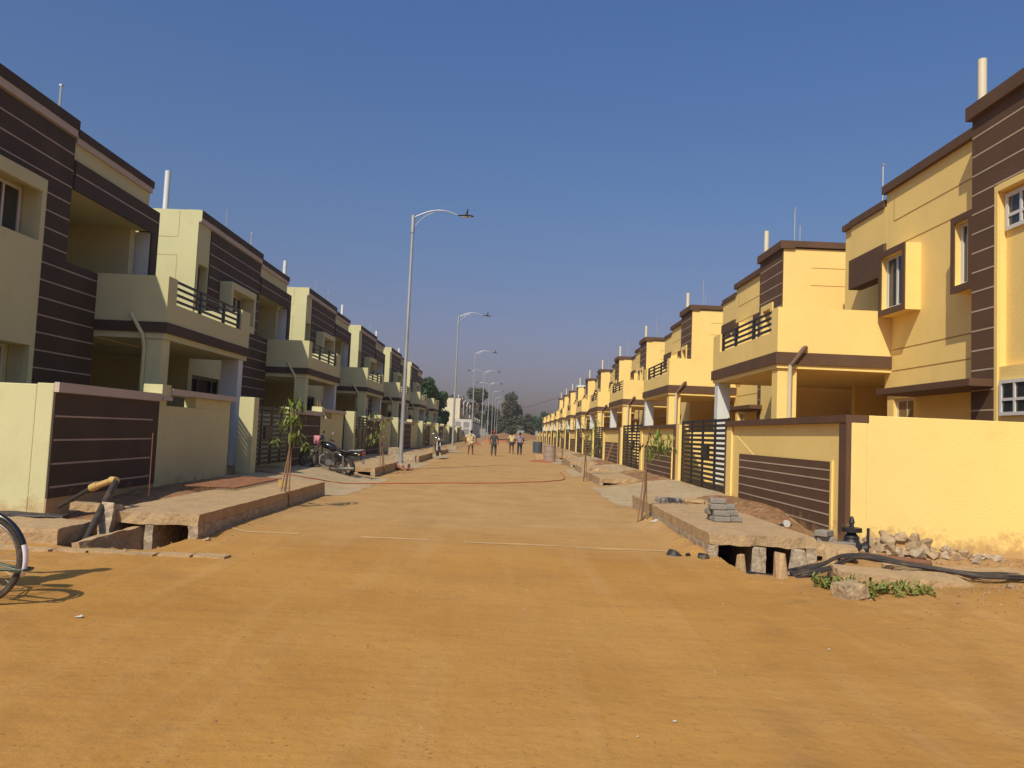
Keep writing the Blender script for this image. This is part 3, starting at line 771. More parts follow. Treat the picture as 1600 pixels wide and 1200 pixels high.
def right_wall(k):
    y0=12.0+12.45*k
    root=empty('compound_wall',(5.3,y0,0),'','wall','yellow compound walls on the right side')
    w_=MB(); zb=-.2
    w_.box(.03,.28,0,6.75,zb,2.0); w_.box(-.02,.03,6.35,6.75,zb,2.0)
    w_.box(-.02,.28,12.02,12.44,zb,2.1)
    w_.box(.28,3.2,12.2,12.35,zb,1.95)
    if k==0: w_.box(.28,16,0,.25,zb,2.12)
    w_.build('wall',M['yellow'],root,bevel=.010)
    b=MB(); b.box(-.05,.03,0.,.27,zb,2.0); b.box(-.06,.30,.0 if k else .0,6.77,2.0,2.12)
    b.box(-.03,.29,6.76,6.86,.2,2.12)
    b.build('border_trim',M['brownR'],root)
    s=MB(); s.box(.0,.028,.72,5.75,.14,1.36); 
    for z in (.30,.49,.68,.87,1.06,1.22): s.box(-.005,0.,.74,5.73,z-.012,z+.012,1)
    s.build('striped_panel',[M['brownR'],M['lineR']],root)
    s=MB(); s.box(-.004,.028,.64,.705,.1,1.38); s.build('panel_edge',M['yellow'],root)
    MB().box(-.012,.0298,.72,6.3,-.2,.138).build('plinth',M['concrete'],root)
    return root
for k in range(11):
    wr=right_wall(k); y0=12.0+12.45*k
    wr['label']='nearest yellow compound wall, its long plain sunlit end filling the right edge' if k==0 else '%s yellow compound wall in the right-hand row counting from the camera'%ORD[k]
    make_gate(5.38,y0+6.90,.26,5.10,1.95,'%s black barred double gate on the right side counting from the camera'%ORD[k],True,nb=15)

# ------------------------------------------------------------------ footpath slabs over the drains
def footpath(x0,x1,y0,y1,top,label,seed,group,front_gap=True,near_break=True):
    rnd=random.Random(seed)
    root=empty('drain_cover',((x0+x1)/2,(y0+y1)/2,0),label,'footpath slab',group)
    ox,oy=(x0+x1)/2,(y0+y1)/2
    rough_slab(None,x0-ox,x1-ox,y0-oy,y1-oy,top-.15,top,rnd,step=.13,amp=.006,edge=.05,edge_x=.012,name='slab',m=M['concrete'],parent=root)
    for (a,b_) in ((x0-ox+.0,x0-ox+.13),(x1-ox-.13,x1-ox+.004),((x0+x1)/2-ox-.06,(x0+x1)/2-ox+.05)):
        mid=abs(a)<.2
        rough_slab(None,a,b_,y0-oy+(.02 if mid else .0),(y0-oy+1.4 if mid else y1-oy-.02),-.52,top-.148,rnd,step=.12,amp=.005,edge=.03,edge_x=.010,name='support_wall',m=M['concrete_edge'],parent=root)
    return root
footpath(-5.42,-4.10,10.35,17.4,.33,'raised concrete footpath slab beside the brown striped wall, hollow drain below its broken end',1,'footpath slabs over the drains')
footpath(2.82,4.32,10.75,17.4,.33,'raised concrete footpath slab on the right carrying the stack of grey blocks',2,'footpath slabs over the drains')
for i,(a,b_,y0,y1,t,lab) in enumerate(((-5.5,-4.3,24.9,31.6,.30,'left footpath slab behind the parked motorcycle, before the nearest street lamp'),
                      (-5.6,-4.35,37.3,44,.30,'left footpath slab between the nearest street lamp and the far motorcycle'),
                      (-5.6,-4.4,49.8,56,.28,'left footpath slab by the second street lamp'),
                      (3.0,4.35,25.3,30.6,.26,'right footpath slab beyond the first driveway, with a dark gap below'),
                      (3.1,4.4,32.6,36.4,.28,'right footpath slab beside the second double gate'),
                      (3.1,4.5,38.6,44.4,.30,'right footpath slab before the dusty drum'),
                      (3.2,4.5,50.6,57,.28,'right footpath slab beyond the dusty drum'))):
    footpath(a,b_,y0,y1,t,lab,10+i,'footpath slabs over the drains')

def thing_mesh(mb, name, m, label, cat, group=None, loc=None, **kw):
    return tag(mb.build(name,m,loc=loc,**kw),label,cat,group)
def slab_thing(name,size,loc,rot,seed,m,label,cat,group=None,step=.1,edge=.03,amp=.012):
    rnd=random.Random(seed); sx,sy,sz=size
    o=rough_slab(None,-sx/2,sx/2,-sy/2,sy/2,-sz/2,sz/2,rnd,step=step,amp=amp,edge=edge,name=name,m=m)
    o.location=loc; o.rotation_euler=rot; return tag(o,label,cat,group)
# left foreground debris
slab_thing('concrete_slab',(.11,1.25,.50),(-5.0,9.98,-.13),(radians(5),radians(-6),radians(-13)),21,M['concrete'],'long broken concrete wall piece standing tilted in the open drain on the left','slab')
slab_thing('concrete_slab',(1.30,.95,.30),(-6.05,9.85,.06),(0,0,radians(0)),22,M['concrete'],'dust-covered concrete lid at the left edge of the open drain','slab')
slab_thing('concrete_slab',(.55,.30,.10),(-5.85,11.0,.30),(0,radians(4),radians(10)),23,M['concrete'],'small grey slab lying on the earth bank below the striped panel','slab')
slab_thing('broken_kerb',(.16,.62,.55),(-5.30,10.5,.12),(radians(-16),0,radians(6)),24,M['concrete_edge'],'leaning broken kerb piece beside the bent drain pipe','kerb')
for i in range(9):
    x=-6.6+i*.40
    slab_thing('kerb_block',(.385,.17,.06),(x,9.02+.03*((i*7)%3-1),.012),(0,0,radians(R.uniform(-3,3))),30+i,M['concrete'],'flat pale kerb block, %s from the left in the row laid across the dirt'%ORD[i],'kerb block','kerb blocks laid flush across the left side',step=.09,edge=.015)
# pipes
thing_mesh(MB().tube([(-5.27,9.62,-.16),(-5.30,9.85,.04),(-5.39,10.55,.60),(-5.41,10.68,.69)],.045,10),'drain_pipe',M['blackplastic'],'dark dusty pipe rising at a slant from the open drain on the left','pipe',smooth=True)
jp=MB(); jp.tube([(-5.40,10.68,.71),(-5.50,10.74,.71)],.052,10,1); jp.tube([(-5.48,10.73,.71),(-5.80,10.92,.60)],.042,10,1); jp.tube([(-5.76,10.9,.62),(-5.88,10.95,.57)],.055,10,1); jp.tube([(-5.86,10.94,.58),(-6.42,11.12,.26)],.030,10,0)
thing_mesh(jp,'joined_pipe',[M['blackplastic'],M['oldyellow']],'pipe with yellow joint leaning from the striped wall to the slanted pipe','pipe',smooth=True)
def wig(p0,p1,n,amp,seed,z=.03):
    rnd=random.Random(seed); a,b=Vector(p0),Vector(p1); out=[]
    for k in range(n+1):
        t=k/n; p=a.lerp(b,t); nn=noise.noise_vector(Vector((t*2.6,seed*3.1,0)))*amp*sin(pi*min(1,max(0,t*1.0)))
        out.append((p.x+nn.x,p.y+nn.y,p.z+abs(nn.z)*.35+z))
    return out
for i in range(3):
    thing_mesh(MB().tube(wig((-7.9,10.6+i*.06,.10+i*.03),(-5.95,10.45+i*.05,.18),16,.16,60+i),.028,8),'hose',M['blackplastic'],
      ['lowest black hose curving along the foot of the left end wall','middle black hose along the foot of the left end wall','topmost black hose along the foot of the left end wall'][i],'hose','black hoses at the left edge',smooth=True)
thing_mesh(MB().tube([(-5.3,9.75,-.30),(-4.2,9.95,-.30)],.11,14),'drain_pipe',M['blackplastic'],'thick dark pipe lying at the bottom of the left drain','pipe',smooth=True)
thing_mesh(MB().tube([(-5.8,12.55,.33),(-5.83,12.6,1.35)],.008,6),'iron_rod',M['rust'],'thin rusty rod standing upright before the striped panel','rod')
def bars(x0,x1,y0,y1,z,nx_,ny_,r=.006):
    b=MB()
    for i in range(nx_): x=x0+(x1-x0)*i/(nx_-1); b.tube([(x,y0,z),(x,y1,z)],r,5)
    for j in range(ny_): y=y0+(y1-y0)*j/(ny_-1); b.tube([(x0,y,z+.012),(x1,y,z+.012)],r,5)
    return b
thing_mesh(bars(-5.95,-5.0,14.2,17.1,.37,13,34,.011),'metal_grate',M['rust'],'rusty reinforcement mesh lying on the left footpath slab','sheet')
# yellowish board against the sapling foot
slab_thing('wood_offcut',(.16,.05,.16),(-4.42,15.2,.42),(0,0,.3),44,M['oldyellow'],'small yellowish block on the slab edge beside the leaning sapling','block',step=.05,edge=.01)

# right foreground
stubs=[((3.02,9.95,-.02),(.16,.22,.42),'leftmost'),((3.42,10.55,-.02),(.22,.20,.46),'second'),((3.36,9.45,.03),(.20,.42,.55),'tallest, nearest'),((3.98,10.5,-.02),(.38,.22,.46),'broad'),((4.32,10.3,.03),(.30,.26,.5),'rightmost')]
for i,(p,s_,d) in enumerate(stubs):
    rnd=random.Random(70+i); sx,sy,sz=s_
    pts=[]
    for _ in range(26):
        u=rnd.uniform(-1,1); v=rnd.uniform(-1,1); t=rnd.choice([-1,1])*rnd.uniform(.85,1)
        tp=1-.42*(t+1)/2; pts.append((u*sx/2*tp,v*sy/2*tp,t*sz/2))
    bm=hull(pts); bmesh.ops.bevel(bm,geom=list(bm.edges),offset=.008,segments=1,affect='EDGES',clamp_overlap=True)
    me=bpy.data.meshes.new('concrete_stub'); bm.to_mesh(me); bm.free(); me.materials.append(M['concrete_edge' if i%2 else 'concrete'])
    o=bpy.data.objects.new('concrete_stub',me); COL.objects.link(o); o.location=p
    tag(o,'%s broken concrete stub in the open drain below the right footpath slab'%d,'concrete stub','broken stubs in the right drain')
thing_mesh(MB().tube([(2.95,10.15,-.12),(3.4,10.0,-.14),(4.25,9.85,-.12)],.085,16),'drain_pipe',M['black'],'thick black pipe running across the open drain on the right','pipe',smooth=True)
cabs=[]
for i in range(7):
    y=i*.035; pts=[(3.55,9.5+y,-.02+.01*i),(4.0,9.6+y*1.4,.10),(4.4,9.85+y*1.5,.19),(4.95,9.85+y*1.6-.01*i,.17),(5.5,9.72+y*1.6,.10),(6.2,9.66+y*1.2,.07),(7.0,9.72+y*1.8,.06),(8.2,9.7+y*3,.05),(9.6,9.9+y*3,.05)]
    # smooth via catmull
    P=[Vector(p) for p in pts]; out=[]
    for k in range(len(P)-1):
        p0=P[max(k-1,0)];p1=P[k];p2=P[k+1];p3=P[min(k+2,len(P)-1)]
        for s_ in range(6):
            t=s_/6; q=.5*((2*p1)+(-p0+p2)*t+(2*p0-5*p1+4*p2-p3)*t*t+(-p0+3*p1-3*p2+p3)*t**3)
            nv=noise.noise_vector(q*1.3+Vector((i*4,0,0))); q+=Vector((0,nv.y*.14,abs(nv.z)*.05)); out.append(q)
    out.append(P[-1])
    o=MB().tube(out,.017,8).build('cable',M['blackplastic'],smooth=True)
    tag(o,'black cable in the bundle trailing from the right drain to the right edge','cable','bundle of black cables on the right')
slab_thing('concrete_slab',(1.5,.5,.14),(4.75,9.35,.05),(radians(4),radians(2),radians(-3)),81,M['concrete'],'flat concrete slab under the black cables beside the weeds','slab')
slab_thing('concrete_slab',(3.9,.55,.10),(7.0,10.15,.035),(0,0,radians(1)),82,M['concrete'],'long dusty concrete strip behind the black cables','slab')
slab_thing('concrete_slab',(.62,.42,.16),(4.62,10.95,.16),(0,radians(3),radians(-12)),83,M['concrete'],'thick slab end propped on grey blocks beside the water valve','slab')
slab_thing('stone',(.34,.24,.20),(3.72,8.35,.06),(0,0,.3),84,M['rock'],'squarish brown stone in front of the weeds','stone',step=.07,edge=.05)
# paver block stack on the slab
k=0
for (x,y,z,rz) in ((3.45,12.35,.365,.1),(3.45,12.62,.365,.02),(3.67,12.45,.365,.05),(3.46,12.38,.455,-.08),(3.40,12.60,.455,.1),(3.62,12.5,.455,.0),(3.42,12.47,.545,.1),(3.60,12.60,.545,-.1),(3.44,12.58,.635,.05)):
    o=MB().box(-.13,.13,-.09,.09,-.042,.042).build('paver_block',M['block'],bevel=.012); o.location=(x,y+.1,z+.012); o.rotation_euler=(0,0,rz)
    lab=['bottom layer','middle layer','upper layer','top'][min(3,int((z-.36)/.085))]
    tag(o,'grey paver block in the %s of the stack on the right footpath slab'%lab,'block','grey paver blocks stacked on the right footpath'); k+=1
for i,(x,y,z) in enumerate(((4.62,11.25,.27),(4.85,11.12,.12),(4.86,11.12,.21),(4.86,11.35,.16),(4.6,11.2,.36))):
    o=MB().box(-.13,.13,-.09,.09,-.042,.042).build('paver_block',M['block'],bevel=.012); o.location=(x,y,z); o.rotation_euler=(0,0,.2*i)
    tag(o,'grey paver block propping the slab end beside the water valve','block','grey blocks by the water valve')
# cement bag scrap
slab_thing('cement_sack',(.55,.30,.10),(3.35,16.0,.37),(0,0,.2),90,M['block'],'dirty grey sack lying on the far end of the right footpath slab','sack',step=.06,edge=.05,amp=.03)
slab_thing('cement_sack',(.42,.26,.08),(3.85,15.9,.36),(0,0,-.2),91,M['concrete'],'pale empty sack beside the grey sack on the right footpath slab','sack',step=.06,edge=.05,amp=.03)
# small water meter by wall
mt=empty('water_meter',(4.78,13.2,.20),'small round white meter on the earth strip before the brown panel','meter')
MB().tube([(0,-.02,.07),(0,.03,.07)],.06,14).build('dial',M['cabinet'],mt,smooth=True); MB().tube([(-.1,.05,.04),(.1,.05,.04)],.02,8).build('pipe',M['black'],mt)
# sluice valve
vt=empty('water_valve',(5.02,11.25,.05),'black cast iron water valve standing at the foot of the yellow corner','valve')
b=MB(); b.tube([(0,0,0),(0,0,.10),(0,0,.12),(0,0,.24),(0,0,.26),(0,0,.34)],[.13,.12,.15,.10,.11,.05],12); b.tube([(-.2,0,.10),(-.19,0,.10),(-.12,0,.10),(.12,0,.10),(.19,0,.10),(.2,0,.10)],[.10,.10,.06,.06,.10,.10],12)
b.build('valve_body',M['black'],vt,smooth=True)
MB().tube([(0,0,.34),(0,0,.40)],.14,12).build('flange',M['black'],vt,smooth=True)
MB().tube([(0,0,.40),(0,0,.46),(0,0,.47),(0,0,.56)],[.035,.03,.045,.02],8).build('spindle',M['black'],vt,smooth=True)
b=MB(); b.tube([(.24,.02,-.05),(.25,.02,.40)],.02,6); b.build('key_rod',M['black'],vt)
thing_mesh(MB().tube([(5.0,11.0,.10),(5.4,10.8,.08),(5.9,10.75,.05)],.05,10),'pipe_stub',M['rust'],'short rusty brown pipe running from the water valve','pipe',smooth=True)
# rubble heap
rr=random.Random(5)
n=0
for i in range(64):
    x=5.72+rr.gauss(0,.36) if i<40 else rr.uniform(5.1,6.9)
    y=11.38+rr.uniform(-.42,.36); z=gz(x,y)
    s_=rr.uniform(.05,.13)*(1.15 if abs(x-5.8)<.4 else .85)
    o=bpy.data.objects.new('rubble_stone',rock_mesh('rubble_stone',s_*rr.uniform(.9,1.4),s_,s_*rr.uniform(.7,.95),rr,M['rock' if i%4 else 'concrete_edge'],n=11))
    COL.objects.link(o); o.location=(x,y,z+s_*.45); o.rotation_euler=(rr.uniform(-.6,.6),rr.uniform(-.6,.6),rr.uniform(0,6))
    tag(o,'pale broken stone in the rubble heap against the yellow end wall','stone','stones of the rubble heap by the yellow wall')
for i in range(16):
    x=rr.uniform(5.4,7.6); y=rr.uniform(7.7,8.8)+ (x-6)*.25; s_=rr.uniform(.035,.10)
    o=bpy.data.objects.new('loose_stone',rock_mesh('loose_stone',s_*1.3,s_,s_*.7,rr,M['rock']))
    COL.objects.link(o); o.location=(x,y,gz(x,y)+.01); o.rotation_euler=(rr.uniform(-.4,.4),0,rr.uniform(0,6))
    tag(o,'loose stone on the earth mound at the right edge, in front of the cables','stone','loose stones on the earth mound at the right')
for i in range(12):
    x=rr.uniform(6.9,8.6); y=rr.uniform(11.0,11.7); s_=rr.uniform(.05,.11)
    o=bpy.data.objects.new('loose_stone',rock_mesh('loose_stone',s_*1.4,s_,s_*.8,rr,M['concrete_edge']))
    COL.objects.link(o); o.location=(x,y,gz(x,y)+.02); o.rotation_euler=(0,0,rr.uniform(0,6))
    tag(o,'loose stone along the foot of the long yellow end wall','stone','loose stones along the yellow wall foot')
for i,(x,y) in enumerate(((2.55,10.75),(2.72,10.68),(2.35,10.8),(-5.05,9.5),(-4.9,9.45),(-5.15,9.62),(-3.95,10.3),(-6.9,10.95),(-7.05,11.0),(-7.2,10.95),(-6.75,11.0))):
    s_=.06+.03*(i%3)
    o=bpy.data.objects.new('loose_stone',rock_mesh('loose_stone',s_*1.3,s_,s_*.7,rr,M['rock' if i>2 else 'blackplastic']))
    COL.objects.link(o); o.location=(x,y,gz(x,y)+.01); o.rotation_euler=(0,0,rr.uniform(0,6))
    tag(o,'small dark stone on the road beside the right footpath slab' if i<3 else 'small stone near the broken drain and end wall on the left','stone','small dark stones by the right slab' if i<3 else 'small stones by the left drain')
# gravel (uncountable)
gr=MB(); rg=random.Random(12)
def pebble(x,y,s_):
    z=gz(x,y); a=rg.uniform(0,6); pts=[]
    for q in range(5):
        an=a+q*2*pi/5; rad=s_*rg.uniform(.7,1.2); pts.append((x+cos(an)*rad,y+sin(an)*rad,z-.002))
    top=(x+rg.uniform(-.3,.3)*s_,y+rg.uniform(-.3,.3)*s_,z+s_*rg.uniform(.4,.8))
    for q in range(5): gr.poly([pts[q],pts[(q+1)%5],top],0 if rg.random()<.35 else 1)
for _ in range(900):
    pebble(rg.uniform(-7,8),rg.uniform(2.6,11)**1.0,rg.uniform(.004,.008) if rg.random()<.8 else rg.uniform(.008,.018))
for _ in range(1500):
    sd=rg.random()<.5; x=rg.uniform(-6.6,-3.7) if sd else rg.uniform(2.5,5.2); pebble(x,rg.uniform(9,34),rg.uniform(.008,.028))
for _ in range(900): pebble(rg.gauss(6.2,1.0),rg.gauss(8.4,.5),rg.uniform(.006,.025))
for _ in range(600): pebble(rg.uniform(5.3,9),rg.uniform(10.6,11.8),rg.uniform(.008,.03))
tag(gr.build('gravel',[M['rock'],M['soil']],fixn=False),'scattered gravel and grit on the dirt','gravel',kind='stuff')
# litter
for i,(x,y,s_) in enumerate(((-3.32,6.15,.03),(1.0,4.45,.012),(2.6,6.2,.012),(2.75,14.35,.09),(.75,4.2,.007))):
    b=MB(); b.poly([(-s_,-.5*s_,.1*s_),(s_*.8,-.6*s_,.15*s_),(s_,.5*s_,.4*s_),(-.6*s_,.7*s_,.2*s_)]); b.poly([(-s_*.2,-.1*s_,.2*s_),(s_*.8,0,.4*s_),(s_*.3,.6*s_,.6*s_)])
    o=b.build('paper_scrap',M['cabinet'],loc=(x,y,gz(x,y)+.004))
    tag(o,['pale paper scrap on the dirt below the bicycle shadow','white paper scrap in the middle of the foreground dirt','tiny white scrap on the dirt right of centre','pale scrap at the foot of the right sapling','tiny scrap left of the foreground centre'][i],'litter','paper scraps on the dirt')
# weeds
wd=MB(); rw=random.Random(3)
def blade(mb,x,y,z,L,lean,az,wd_,mi=0,droop=.5):
    pts=[]; 
    for k in range(4):
        t=k/3; r=L*t; zz=z+L*(sin(lean)*t-droop*t*t*.5); hx=cos(az)*r*cos(lean); hy=sin(az)*r*cos(lean)
        w2=wd_*(1-(2*t-1)**2)*.5+wd_*.1 if k<3 else 0.0005
        px_=-sin(az)*w2; py_=cos(az)*w2
        pts.append(((x+hx-px_,y+hy-py_,zz),(x+hx+px_,y+hy+py_,zz)))
    for k in range(3): mb.quad(pts[k][0],pts[k][1],pts[k+1][1],pts[k+1][0],mi)
for c in range(46):
    cx=rw.choice([rw.gauss(3.75,.16),rw.gauss(4.25,.24)]); cy=8.72+rw.gauss(0,.20)
    for k in range(rw.randint(6,26)): blade(wd,cx+rw.gauss(0,.03),cy+rw.gauss(0,.03),gz(cx,cy)+rw.uniform(0,.06),rw.uniform(.05,.13),rw.uniform(.3,1.3),rw.uniform(0,6.28),rw.uniform(.012,.03),rw.randint(0,1))
tag(wd.build('weeds',[M['leaf'],mat('weed leaf pale',(.20,.21,.05),rough=.6,var=.3,bump=0)],fixn=False),'low green weeds growing before the cables at the right','weeds',kind='stuff')

# soil ridge strips before walls
for (x0,x1,y0,y1,nm) in ((4.42,5.28,12.2,18.2,'r'),(-6.65,-5.5,12.0,17.5,'l')):
    pass
# hose across road
P=[(-6.9,20.6,.36),(-5.9,19.9,.22),(-5.0,20.6,.10),(-4.1,21.6,.03),(-2.6,22.7,.02),(-.6,24.2,.02),(1.0,25.9,.02),(1.9,27.6,.02),(2.15,29.2,.03),(2.2,31.0,.03),(2.25,33.5,.03)]
P=[Vector((p[0],p[1],gz(p[0],p[1])+.02)) for p in P]; out=[]
for k in range(len(P)-1):
    p0=P[max(k-1,0)];p1=P[k];p2=P[k+1];p3=P[min(k+2,len(P)-1)]
    for s_ in range(6):
        t=s_/6; q=.5*((2*p1)+(-p0+p2)*t+(2*p0-5*p1+4*p2-p3)*t*t+(-p0+3*p1-3*p2+p3)*t**3); q.z=gz(q.x,q.y)+.02; out.append(q)
thing_mesh(MB().tube(out,.015,6),'hose',M['hose'],'long orange hose snaking across the road','hose',smooth=True)

# ------------------------------------------------------------------ street lamps
def lamp(x,y,z,dbl,label,first):
    root=empty('street_lamp',(x,y,z),label,'street lamp','street lamps in a row along the left kerb')
    Hh=10.0-z
    MB().tube([(0,0,0),(0,0,Hh-.6),(0,0,Hh)],[.085,.055,.055],12).build('pole',M['steel'],root,smooth=True)
    MB().tube([(0,0,Hh-.65),(0,0,Hh+.05)],.078,12).build('sleeve',M['steel'],root,smooth=True)
    for s_ in ((1,-1) if dbl else (1,)):
        pts=[(s_*(.05+1.7*t),0,Hh-.02+.32*sin(pi*min(1,t*.85)) ) for t in [k/10 for k in range(11)]]
        ar=MB().tube(pts,.026,8)
        ar.tube([(s_*.06,0,Hh-.42),(s_*.25,0,Hh-.16),(s_*.5,0,Hh+.06),(s_*.8,0,Hh+.2)],.016,6)
        ao=ar.build('arm',M['steel'],root,smooth=True)
        hx=s_*1.75; zt=Hh+.13
        hd=MB(); prof=[(0,.03),(.08,.05),(.2,.10),(.42,.11),(.58,.09),(.64,.03)]
        hd.tube([(hx+s_*a-.0,0,zt-.02*a) for a,_ in prof],[r_ for _,r_ in prof],12,flat=.38)
        ho=hd.build('lamp_head',M['black'],ao,smooth=True)
        MB().box(hx+s_*.15,hx+s_*.55,-.07,.07,zt-.055,zt-.04).build('lens',M['lens'],ho)
        MB().tube([(hx+s_*.36,0,zt+.02),(hx+s_*.37,0,zt+.12),(hx+s_*.40,0,zt+.28)],[.05,.045,.02],8).build('photocell',M['black'],ho,smooth=True)
    if first:
        rnd=random.Random(int(y))
        bm=hull([(rnd.choice([-1,1])*rnd.uniform(.28,.36),rnd.choice([-1,1])*rnd.uniform(.28,.36),rnd.choice([-.1,.24])+rnd.uniform(-.03,.03)) for _ in range(24)])
        me=bpy.data.meshes.new('base'); bm.to_mesh(me); bm.free(); me.materials.append(M['concrete_edge'])
        o=bpy.data.objects.new('base',me); COL.objects.link(o); o.parent=root
    return root
for i,yy in enumerate((30,56,82,108,134,160,186,212)):
    x=-4.2+.07*i
    lamp(x,yy,.0 if i==0 else .25,i in (3,4),['nearest and tallest-looking galvanised street lamp, standing on a lump of broken masonry','second street lamp from the camera, at the left kerb','third street lamp from the camera, single arm','fourth street lamp, the nearer one with two arms','fifth street lamp, the farther one with two arms','sixth street lamp from the camera','seventh street lamp from the camera','farthest street lamp in the row'][i],i<3)
rb=random.Random(9)
for i in range(9):
    x=-4.2+rb.uniform(-.55,.55); y=29.75+rb.uniform(-.45,.1)
    o=bpy.data.objects.new('brick_piece',rock_mesh('brick_piece',.13,.08,.07,rb,M['brick'])); COL.objects.link(o); o.location=(x,y,.06+rb.random()*.12); o.rotation_euler=(0,0,rb.uniform(0,3))
    tag(o,'broken brick heaped round the foot of the nearest street lamp','brick','broken bricks round the nearest lamp foot')

# ------------------------------------------------------------------ saplings and trees
def sapling(base, top, lean, leafc, nleaf, spread, label, seed, stakes=2):
    rnd=random.Random(seed)
    root=empty('sapling',base,label,'sapling','staked saplings along the kerbs')
    t=Vector(top)-Vector(base)
    MB().tube([(0,0,-.1),tuple(t*.35+Vector((.02,0,0))),tuple(t*.7+Vector((-.015,0,0))),tuple(t)],[.024,.02,.016,.008],7).build('trunk',M['bark'],root,smooth=True)
    for s_ in range(stakes):
        dx=(.12,-.08)[s_]*(-1 if lean<0 else 1)
        MB().tube([(dx,-.03*s_,-.1),tuple(t*.55+Vector((dx*.15,.03,0)))],.014,6).build('stake',M['stick'],root)
    lf=MB()
    for (cx,cy,cz,sp,n_) in leafc:
        c=Vector((cx,cy,cz))-Vector(base)
        # twig
        for k in range(n_):
            q=c+Vector((rnd.gauss(0,1),rnd.gauss(0,1),rnd.gauss(0,.8)))*sp
            az=rnd.uniform(0,6.28)
            blade(lf,q.x,q.y,q.z,rnd.uniform(.09,.19),rnd.uniform(-1.4,0.),az,rnd.uniform(.020,.036),0,droop=.9)
    lf.build('leaves',M['leaf'],root,fixn=False)
    return root
sapling((-4.2,14.5,0),(-4.06,14.5,2.06),1,[(-4.08,14.5,2.0,.08,44),(-4.06,14.45,1.72,.07,42),(-4.02,14.5,1.42,.06,30),(-4.36,14.4,1.30,.05,12),(-3.80,14.55,1.24,.05,14),(-4.2,14.5,1.9,.06,14),(-4.3,14.45,1.62,.04,7)],0,0,'leaning staked sapling with drooping leaves on the left, nearest the camera',1)
sapling((-4.3,26.6,0),(-4.5,26.6,2.2),-1,[(-4.62,26.6,1.95,.20,46),(-4.5,26.5,1.5,.20,46),(-4.75,26.6,1.25,.14,26)],0,0,'bushy sapling on the left before the second gate, near the nearest street lamp',2)
sapling((-4.9,50.5,0.1),(-5.0,50.5,2.2),-1,[(-5.0,50.5,1.9,.3,60),(-5.05,50.5,1.4,.28,50)],0,0,'small leafy sapling on the left near the far motorcycle',5)
sapling((2.56,14.75,0),(2.68,14.75,1.85),1,[(2.92,14.75,1.58,.11,46),(2.85,14.75,1.74,.07,20),(2.74,14.75,1.42,.08,14),(3.05,14.75,1.46,.06,14),(2.6,14.75,1.5,.05,6)],0,0,'staked sapling with a tuft of leaves on the right, nearest the camera',3)
sapling((2.70,27.6,0),(2.75,27.6,2.3),1,[(2.95,27.6,2.05,.2,60),(2.85,27.6,1.6,.12,20),(3.0,27.6,1.15,.16,40)],0,0,'second staked sapling on the right with two tufts of leaves',4,stakes=1)
sapling((2.88,41.6,0),(2.75,41.6,2.3),1,[(2.7,41.6,2.1,.3,60),(2.75,41.6,1.6,.25,30)],0,0,'third staked sapling on the right, before the row of gates',6,stakes=1)

def tree(x,y,h,wid,label,m,seed,trunk_h=.2,n=2600,ls=.45,zb=0,lobes=14,shape=1.):
    rnd=random.Random(seed)
    root=empty('tree',(x,y,zb),label,'tree','trees at the far end of the street')
    t=MB(); t.tube([(0,0,-.2),(.1,0,h*.25),(0,.1,h*.5),(.1,0,h*.8)],[h*.03,h*.024,h*.015,h*.005],8)
    C=[]
    for k in range(lobes):
        f=rnd.random(); zz=h*(trunk_h+.05+(1-trunk_h-.12)*f)
        rad=wid*.5*(1-abs(f*shape-.35)**1.5)*.75
        a=rnd.uniform(0,6.28); d=rad*rnd.uniform(.2,1.)
        c=Vector((cos(a)*d,sin(a)*d,zz)); C.append((c,wid*rnd.uniform(.12,.24)))
        t.tube([(0,0,zz*.55),tuple(c*.6+Vector((0,0,zz*.25))),tuple(c)],[h*.01,h*.007,h*.003],5)
    t.build('trunk',M['bark'],root,smooth=True)
    cr_=MB()
    for k in range(n):
        c,r_=C[k%len(C)]
        v=Vector((rnd.gauss(0,1),rnd.gauss(0,1),rnd.gauss(0,.8))).normalized()*r_*rnd.uniform(.35,1.1)**.6
        p=c+v
        a=Vector((rnd.gauss(0,1),rnd.gauss(0,1),rnd.gauss(0,1))).normalized(); b_=a.orthogonal().normalized(); s_=ls*rnd.uniform(.5,1.2)
        cr_.quad(p-a*s_*.5,p+b_*s_*.3,p+a*s_*.5,p-b_*s_*.3)
    cr_.build('crown',m,root,fixn=False)
    return root
tree(-10.4,94,7.9,4.6,'bright green tree behind the last cream house on the left',M['leaf2'],1,n=4200,ls=.42,trunk_h=.12)
tree(-8.9,97,6.6,3.0,'lower green tree right beside the bright green tree on the left',M['leaf2'],2,n=3000,ls=.4,trunk_h=.1)
tree(-11.2,104,8.4,4,'green tree half hidden behind the bright green one',M['leaf2'],3,n=2500,ls=.4,trunk_h=.1)
tree(-9.3,216,14.2,8,'large dusty tree behind the white houses',M['leaf3'],4,n=5200,ls=.8)
tree(-5.2,225,9.5,8,'low dusty tree between the large one and the lamp poles',M['leaf3'],5,n=3600,ls=.8)
tree(.1,214,12.6,7.6,'tall dusty tree in the middle at the end of the street',M['leaf3'],6,n=6000,ls=.8,trunk_h=.08,lobes=20)
tree(-2.6,222,8.5,6,'short tree filling the left foot of the tall middle tree',M['leaf3'],7,n=3000,ls=.8,trunk_h=.05)
tree(5.4,216,7.0,5,'small dusty tree right of the tall middle tree',M['leaf3'],8,n=3000,ls=.8,trunk_h=.05)
tree(11.0,272,9.6,10,'dark rounded tree before the end of the yellow row',M['leaf2'],9,n=5200,ls=.9,trunk_h=.05)
tree(7.0,280,6.5,8,'low dark bush-like tree left of the dark rounded tree',M['leaf2'],10,n=3600,ls=.9,trunk_h=.03)
